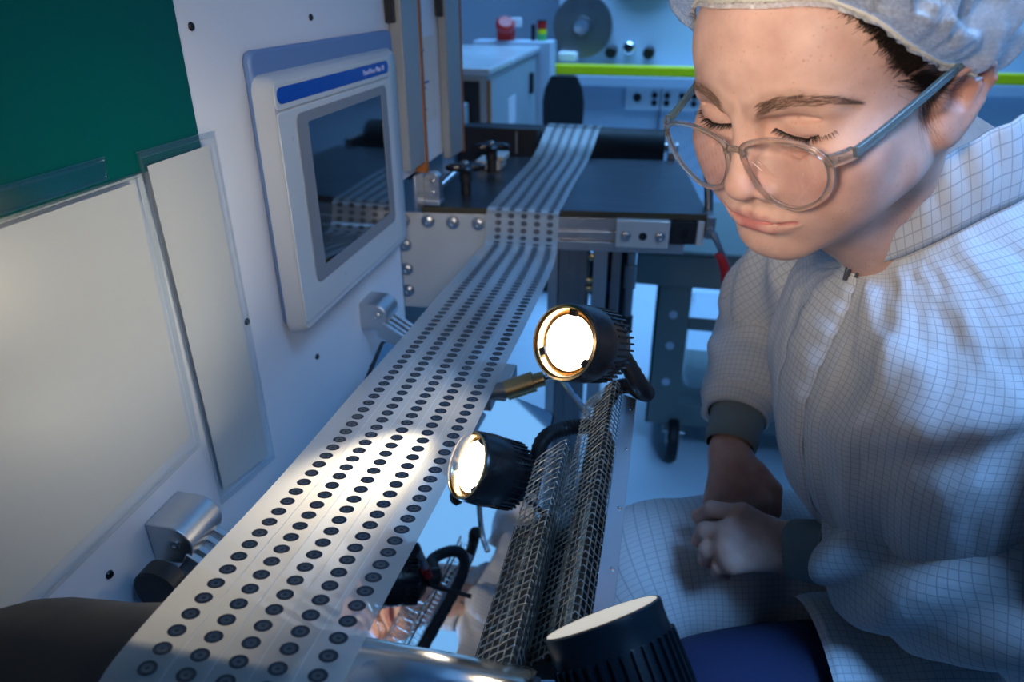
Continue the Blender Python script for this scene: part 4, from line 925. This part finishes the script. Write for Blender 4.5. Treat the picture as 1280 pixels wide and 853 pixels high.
# -- gown cloth: woven white polyester with a fine dark conductive grid, laid out in metres through the UV map
def gown_material(name, base, line, fac):
    m = mat(name, base, .72, spec=.25); nt = m.node_tree; b = nt.nodes['Principled BSDF']; N = nt.nodes.new; L = nt.links.new
    uv = N('ShaderNodeUVMap'); sp = N('ShaderNodeSeparateXYZ'); L(uv.outputs[0], sp.inputs[0]); mxs = []
    for k in (0,1):
        d = N('ShaderNodeMath'); d.operation = 'DIVIDE'; d.inputs[1].default_value = .0068; L(sp.outputs[k], d.inputs[0])
        f = N('ShaderNodeMath'); f.operation = 'FRACT'; L(d.outputs[0], f.inputs[0])
        s = N('ShaderNodeMath'); s.operation = 'SUBTRACT'; s.inputs[1].default_value = .5; L(f.outputs[0], s.inputs[0])
        a = N('ShaderNodeMath'); a.operation = 'ABSOLUTE'; L(s.outputs[0], a.inputs[0])
        r = N('ShaderNodeMapRange'); r.inputs['From Min'].default_value = .03; r.inputs['From Max'].default_value = .075; r.inputs['To Min'].default_value = 1; r.inputs['To Max'].default_value = 0; L(a.outputs[0], r.inputs['Value']); mxs.append(r)
    mm = N('ShaderNodeMath'); mm.operation = 'MAXIMUM'; L(mxs[0].outputs[0], mm.inputs[0]); L(mxs[1].outputs[0], mm.inputs[1])
    sc = N('ShaderNodeMath'); sc.operation = 'MULTIPLY'; sc.inputs[1].default_value = fac; L(mm.outputs[0], sc.inputs[0])
    tc = N('ShaderNodeTexCoord'); n = N('ShaderNodeTexNoise'); n.inputs['Scale'].default_value = 28; n.inputs['Detail'].default_value = 6; L(tc.outputs['Object'], n.inputs['Vector'])
    mx = N('ShaderNodeMix'); mx.data_type = 'RGBA'; mx.inputs['A'].default_value = (*base,1); mx.inputs['B'].default_value = (*line,1); L(sc.outputs[0], mx.inputs['Factor']); L(mx.outputs['Result'], b.inputs['Base Color'])
    bp = N('ShaderNodeBump'); bp.inputs['Strength'].default_value = .42; bp.inputs['Distance'].default_value = .006; L(n.outputs['Fac'], bp.inputs['Height']); L(bp.outputs[0], b.inputs['Normal'])
    return m
M['gown'] = gown_material('gown_cloth', (.62,.64,.66), (.09,.11,.17), .40)
M['cuff'] = mat('knit_cuff', (.19,.24,.25), .85, bump=.4, bscale=700)
M['navy'] = mat('navy_cloth', (.012,.022,.075), .8, noise=.15, bump=.3, bscale=500)
M['zip'] = mat('zip_metal', (.22,.22,.23), .3, 1.)
def cloth(name, V, U, Vv, m, parent=None, label=None, thick=0.):
    V = np.asarray(V); nu, nv = V.shape[:2]; idx = np.arange(nu*nv).reshape(nu,nv)
    F = np.stack([idx[:-1,:-1],idx[1:,:-1],idx[1:,1:],idx[:-1,1:]],-1).reshape(-1,4)
    me = np_mesh(name, V.reshape(-1,3), F, m); uvl = me.uv_layers.new(name='UVMap'); uv = np.stack([np.asarray(U),np.asarray(Vv)],-1).reshape(-1,2)
    li = np.zeros(len(me.loops), np.int32); me.loops.foreach_get('vertex_index', li); uvl.data.foreach_set('uv', uv[li].astype(np.float32).ravel())
    o = pchild(name, me, parent, label)
    if thick: s = o.modifiers.new('cloth','SOLIDIFY'); s.thickness = thick; s.offset = -1
    return o
AX, BX, OO = np.array((-.954,-.300,0)), np.array((.300,-.954,0)), np.array((.360,.660,0))
RG = np.array([(.50,.50,.09,-.22,.150,-.01),(.60,.60,.09,-.21,.148,-.01),(.660,.660,.095,-.19,.145,-.01),(.695,.695,.150,-.165,.146,-.01),(.755,.755,.203,-.14,.150,-.01),(.84,.85,.230,-.115,.160,-.01),(.89,.92,.230,-.09,.168,-.01),(.93,.98,.221,-.06,.170,-.01),(.955,1.02,.210,-.02,.150,-.011),(.972,1.045,.203,.02,.112,-.012),(.983,1.058,.198,.065,.078,-.012),(.990,1.066,.195,.086,.064,-.012)])
def crn(P, n):
    P = np.asarray(P,float); P = np.vstack([2*P[0]-P[1],P,2*P[-1]-P[-2]]); o = []
    for i in range(1,len(P)-2):
        for k in range(n):
            t = k/n; a,b,c,d = P[i-1:i+3]; o.append(.5*((2*b)+(c-a)*t+(2*a-5*b+4*c-d)*t*t+(3*b-a-3*c+d)*t**3))
    return np.array(o+[P[-2]])
def ringpt(R, ph):
    zf, zb, sf, sb, w, t0 = R; c, s = np.cos(ph), np.sin(ph)
    e = .86; cc = np.sign(c)*np.abs(c)**e; ss = np.sign(s)*np.abs(s)**e
    S_ = (sf+sb)/2+(sf-sb)/2*cc; return OO+np.outer(S_,AX)+np.outer(t0+w*ss,BX)+np.outer(zf+(zb-zf)*(1-c)/2+.30*max(0,zf-.955)*s/.35*1.0,(0,0,1))
RR = crn(RG, 12); ph = np.linspace(-np.pi,np.pi,241)
TV = np.array([ringpt(r, ph) for r in RR])
def normals(V):
    a = np.gradient(V,axis=0); b = np.gradient(V,axis=1); n = np.cross(b,a); return n/np.maximum(np.linalg.norm(n,axis=-1,keepdims=True),1e-9)
def orient(V, n, c):
    s = np.sign(((V-c)*n).sum(-1).mean()); return n*(s if s else 1)
zz = np.linspace(0,1,len(RR))[:,None]; pp = ph[None,:]
nT = orient(TV, normals(TV), TV.mean(1,keepdims=True))
top = np.clip((1-zz)*6,0,1)
fold = .0055*np.sin(pp*5.0+zz*9+1.2*np.sin(zz*6+pp*2))*np.exp(-((zz-.52)/.33)**2)*1.1+.0050*fbm(pp*3.2+4,zz*7,1)+.0020*fbm(pp*9,zz*16,5)
fold = fold+.010*np.exp(-(((zz-.60)-.16*(pp-.9))/.045)**2)*np.exp(-((pp-.95)/.6)**2)-.007*np.exp(-(((zz-.53)-.20*(pp-.9))/.04)**2)*np.exp(-((pp-.9)/.6)**2)
fold = fold+.006*np.exp(-(((pp-.42)-.35*(zz-.5))/.07)**2)*np.exp(-((zz-.62)/.25)**2)
fold = fold*np.where(np.abs(pp) < .16, .35, 1)
TV = TV+nT*(fold*top)[...,None]
def arcU(V): d = np.linalg.norm(np.diff(V,axis=1),axis=-1); m = len(V)//2; u = np.concatenate([[0],np.cumsum(d[m])]); return np.tile(u,(len(V),1))
def arcV(V): d = np.linalg.norm(np.diff(V,axis=0),axis=-1); v = np.concatenate([[0],np.cumsum(d.mean(1))]); return np.tile(v[:,None],(1,V.shape[1]))
gown = cloth('gown', TV, arcU(TV), arcV(TV), 'gown', None, 'white cleanroom gown with a fine dark grid')
# placket: a folded strip down the front
i0, i1 = 26, len(RR)-1; js = [k for k in range(241) if -.19 <= ph[k] <= .10]
PV = TV[i0:i1][:,js]+nT[i0:i1][:,js]*.0034; q = np.linspace(-1,1,len(js))
PV = PV+nT[i0:i1][:,js]*(.0030*np.clip(1.3*np.sin((1-np.abs(q))*np.pi/2),0,1)*1.0-.0034*(np.abs(q) > .97))[None,:,None]+nT[i0:i1][:,js]*(.0012*np.sin(np.linspace(0,70,i1-i0))[:,None]*np.abs(q)[None,:])[...,None]
cloth('front_placket', PV, arcU(PV), arcV(PV), 'gown', gown)
# collar
pc = np.linspace(.20,2*np.pi-.34,150); cb = ringpt(RR[-1], pc); ndir = np.array((-.30,-.14,.94)); cvs = []
for k,t in enumerate(np.linspace(0,1,12)):
    out = (cb-cb.mean(0)); out[:,2] = 0; out /= np.linalg.norm(out,axis=1,keepdims=True)
    hgt = .062*(1-.12*np.exp(-((pc-.2)/.2)**2))*(1-.70/(1+np.exp(-(pc-2.75)/.22)))
    cvs.append(cb+np.outer(hgt*t,ndir)+out*(.0030+.0035*math.sin(math.pi*t)+.0014*np.sin(pc*23+t*3)[:,None]*t))
CV = np.array(cvs); cloth('collar', CV, arcU(CV), arcV(CV), 'gown', gown, thick=.003)
b = MB(); z0 = Vector((.1665,.6060,.9985)); b.box(z0,(.005,.010,.009)); b.tube([z0+Vector((-.003,-.002,-.002)), z0+Vector((-.008,-.003,-.010)), z0+Vector((-.009,-.003,-.020))],[.0018,.0026,.0020],8); b.tube([z0+Vector((.002,-.006,.002)), z0+Vector((-.002,-.006,-.016))],.0012,6)
pbuild(b,'zip_puller','zip',gown,'dark metal zip puller')
# sleeves
def sleeve_tube(name, path, rad, seed, amp, parent, n=64, m=14, sag=(0,0,0), spiral=1.2, lab=None):
    P = crn(path, m); R = crn(np.c_[rad], m)[:,0]; k = len(P); V = []; pu = None
    for i in range(k):
        t = P[min(i+1,k-1)]-P[max(i-1,0)]; t /= np.linalg.norm(t)
        if pu is None: pu = np.cross(t,(0,0,1)); pu /= np.linalg.norm(pu)
        pu = pu-t*(pu@t); pu /= np.linalg.norm(pu); w = np.cross(t,pu); V.append((P[i],pu.copy(),w))
    L_ = np.concatenate([[0],np.cumsum(np.linalg.norm(np.diff(P,axis=0),axis=1))]); a = np.linspace(0,2*np.pi,n+1); out = []
    for i,(p,u,w) in enumerate(V):
        s = L_[i]; e = min(1,i/5+.12,(k-1-i)/5+.12)
        ridge = np.abs(np.sin(s*34+spiral*np.sin(a+seed)+a*1.0+seed))**1.6
        f = amp*(1.5*ridge-.7+.55*np.sin(s*58-spiral*1.4*np.cos(a+seed*2)+2*a+seed)+.35*fbm(a*1.0+0*s,np.full_like(a,s*40),seed)*np.sin(a/2)**2)
        r = R[i]+f*e; d = np.outer(np.cos(a),u)+np.outer(np.sin(a),w); sg = np.clip(-d[:,2],0,1)[:,None]*np.array(sag)*min(1,4*i/k*(1-i/k))
        q = p+d*r[:,None]+sg; q[-1] = q[0]; out.append(q)
    out = np.array(out); return cloth(name, out, np.tile(a*float(R.mean()),(k,1)), np.tile(L_[:,None],(1,n+1)), 'gown', parent, lab)
dL = (ELL-J['wrL'])/np.linalg.norm(ELL-J['wrL']); dR = (ELR-J['wrR'])/np.linalg.norm(ELR-J['wrR']); wL, wR = J['wrL'], J['wrR']
sleeve_tube('sleeve', [(.320,.560,.970),SHL+np.array((.012,.0,.0)),SHL*.55+ELL*.45+np.array((.016,-.002,0)),ELL+np.array((.020,-.006,.004)),ELL*.80+wL*.20+np.array((0,-.004,-.006)),ELL*.5+wL*.5,wL+dL*.085,wL+dL*.052,wL+dL*.046], [.078,.078,.072,.066,.064,.062,.056,.047,.036], .6, .0095, gown, n=96, m=16, sag=(0,0,-.018), spiral=1.6)
sleeve_tube('sleeve', [(.245,.745,.975),SHR+np.array((0,.0,0)),SHR*.5+ELR*.5+np.array((-.006,.004,0)),ELR+np.array((0,.008,.0)),ELR*.66+wR*.34,ELR*.33+wR*.67,wR+dR*.070,wR+dR*.050,wR+dR*.044], [.085,.080,.070,.060,.054,.050,.050,.044,.036], 2.1, .0065, gown, n=80, m=16, sag=(0,0,-.010), spiral=1.8)
for w, d in ((wL,dL),(wR,dR)):
    b = MB(); n = 72; rows_ = []
    for t, r in ((.002,.0275),(.0035,.0300),(.020,.0312),(.040,.0320),(.058,.0335)):
        ax, u, v = frame(d); c = Vector(w+d*t); rows_.append([c+(u*math.cos(2*math.pi*i/n)+v*math.sin(2*math.pi*i/n))*(r+(.0006 if i%2 else 0)) for i in range(n)])
    b.grid(rows_, cv=True); pbuild(b, 'cuff', 'cuff', gown, 'grey-green knitted cuff')
# skirt of the gown over the thighs, trousers, shoes
sleeve_tube('skirt_panel', [(.42,.765,.545),(.32,.752,.548),(.20,.728,.548),(.09,.705,.545),(.035,.694,.530),(.015,.690,.490),(.012,.690,.440),(.02,.692,.380)], [.098,.096,.092,.089,.088,.084,.084,.090], 1.2, .0042, gown, n=80, m=14, spiral=.8)
sleeve_tube('skirt_panel', [(.46,.605,.535),(.38,.590,.538),(.30,.575,.536),(.235,.564,.530),(.205,.559,.526)], [.102,.101,.099,.098,.100], 3.3, .0042, gown, n=80, m=14, spiral=.8)
def limb(path, rad, name, m):
    b = MB(); P = crn(path,8); R = crn(np.c_[rad],8)[:,0]; b.tube(P, list(R), 24); return pbuild(b, name, m)
limb([(.44,.60,.530),(.28,.570,.525),(.14,.542,.518),(.085,.533,.495),(.095,.535,.43),(.17,.55,.25),(.235,.565,.07)], [.090,.085,.077,.070,.064,.055,.052], 'trouser_leg', 'navy')
limb([(.40,.76,.530),(.26,.735,.528),(.11,.705,.520),(.045,.695,.495),(.05,.695,.43),(.11,.71,.25),(.18,.725,.07)], [.088,.082,.075,.070,.062,.055,.052], 'trouser_leg', 'navy')
for x, y in ((.215,.562),(.160,.722)):
    b = MB(); rows_ = []
    for t, w, hgt in ((.085,.020,.05),(.075,.034,.075),(.03,.038,.085),(-.05,.042,.070),(-.12,.044,.050),(-.155,.034,.034),(-.170,.012,.022)):
        rows_.append([(x+t, y+w*math.cos(a), max(0,.5+.62*math.sin(a))*hgt if math.sin(a) > -.8 else 0) for a in np.linspace(0,2*math.pi,20,endpoint=False)])
    b.grid(rows_, cv=True); b.f += [tuple(range(20)), tuple(6*20+i for i in range(20))]; b.m += [0,0]; pbuild(b,'shoe','chair_black')
# stool under the person
stl = thing('lab_stool', (.44,.68,0), 'black round lab stool beneath the person in the gown', 'stool')
MB().lathe([(0,.365),(.17,.365),(.18,.375),(.18,.40),(.16,.415),(0,.418)], (.44,.68,0), Z3, 40).build('seat','chair_black',stl)
MB().cyl((.44,.68,.04),(.44,.68,.365),.024).build('column','steel',stl)
MB().lathe([(.15,0),(.15,.012),(.06,.03),(0,.04)], (.44,.68,0.0), Z3, 40).build('base','black',stl)
# ---------------------------------------------------------------- spectacles
gl = thing('eyeglasses', tuple(H((0,.02,-.01))), 'clear grey-brown spectacles worn low on the nose of the person', 'glasses')
def fmat(name, col, tr, rough):
    m = mat(name, col, rough, trans=tr, ior=1.35, spec=.6, noise=.2, nscale=120); return m
M['acetate'] = fmat('clear_acetate', (.80,.73,.64), .92, .06); M['temple'] = fmat('temple_acetate', (.22,.34,.38), .6, .08)
LO = np.array([(.0085,-.0050),(.0200,.0008),(.0313,.0028),(.0467,.0005),(.0570,-.0070),(.0592,-.0180),(.0570,-.0300),(.0500,-.0425),(.0365,-.0520),(.0245,-.0505),(.0155,-.0435),(.0092,-.0300),(.0066,-.0160)])
def closed_cr(P, n):
    k = len(P); o = []
    for i in range(k):
        a,b_,c,d = P[i-1],P[i],P[(i+1)%k],P[(i+2)%k]
        for j in range(n):
            t = j/n; o.append(.5*((2*b_)+(c-a)*t+(2*a-5*b_+4*c-d)*t*t+(3*b_-a-3*c+d)*t**3))
    return np.array(o)
LC = closed_cr(LO, 7); cen = LC.mean(0)
WX = {1: 1.0, -1: 1.08}
def gy(x, z): return .0215+.12*(z+.025)-2.3*x*x
for sd in (1,-1):
    n = len(LC); rows_ = []
    nrm = np.array([LC[(i+1)%n]-LC[i-1] for i in range(n)]); nrm = np.stack([nrm[:,1],-nrm[:,0]],-1); nrm /= np.linalg.norm(nrm,axis=1,keepdims=True)
    if ((LC-cen)*nrm).sum() < 0: nrm = -nrm
    for o, yy in ((-.0009,-.0014),(-.0009,.0014),(-.0002,.0019),(.0018,.0019),(.0024,.0013),(.0024,-.0013),(.0018,-.0019),(-.0002,-.0019)):
        q = LC+nrm*o; rows_.append([Vector(tuple(H((sd*x*WX[sd], gy(x,z)+yy, z)))) for x,z in q])
    b = MB(); b.grid(rows_, cu=True, cv=True); b.build('rim','acetate',gl,sharp=60)
    rl = [[Vector(tuple(H((sd*x*WX[sd], gy(x,z), z)))) for x,z in cen+(LC-cen)*f] for f in (1,.8,.6,.4,.2,.02)]
    b = MB(); b.grid(rl, cv=True); b.add(rl[-1], [tuple(range(len(rl[-1])))]); b.build('lens','lens',gl,sharp=180)
    hp = [(.0590,gy(.059,-.012)+.001,-.0095),(.0640,.0090,-.0085),(.0672,.0020,-.0075),(.0690,-.015,-.0045)]
    def strip(pts, th_, hh, nm, m):
        P = crn(np.array(pts)*np.array([sd*WX[sd],1,1]), 8); rr2 = []
        for i,p in enumerate(P):
            hq = np.interp(i/(len(P)-1),[0,.5,1],hh); tq = th_
            rr2.append([Vector(tuple(H(p+np.array(c)*np.array([sd,1,1])))) for c in ((-tq,0,-hq),(-tq*.9,0,0),(-tq,0,hq),(tq,0,hq),(tq*1.1,0,0),(tq,0,-hq))])
        b = MB(); b.grid(rr2, cv=True); k = len(rr2); b.f += [tuple(range(6)), tuple((k-1)*6+i for i in range(6))]; b.m += [0,0]; b.build(nm, m, gl, .0005)
    strip(hp[:3], .0022, [.0046,.0044,.0042], 'end_piece', 'acetate')
    strip([(.0672,.0025,-.0078),(.0700,-.018,-.0040),(.0745,-.050,.0040),(.0785,-.080,.0120),(.0800,-.098,.0135),(.0790,-.112,.0040),(.0770,-.120,-.0120)], .0014, [.0034,.0027,.0024], 'temple', 'temple')
    b = MB()
    for zq in (-.0095,-.0075): b.lathe([(.0006,0),(.0006,.0006),(0,.0008)], H((sd*.0632*WX[sd],.0106,zq)), Vector(tuple(HM @ np.array((sd*.3,.95,0)))), 8)
    b.build('hinge_rivet','chrome',gl)
b = MB(); b.tube([H(p) for p in crn([(-.0075,gy(.0075,-.012),-.0125),(-.004,.0230,-.0095),(0,.0236,-.0085),(.004,.0230,-.0095),(.0075,gy(.0075,-.012),-.0125)],6)], .0021, 10); b.build('bridge','acetate',gl)
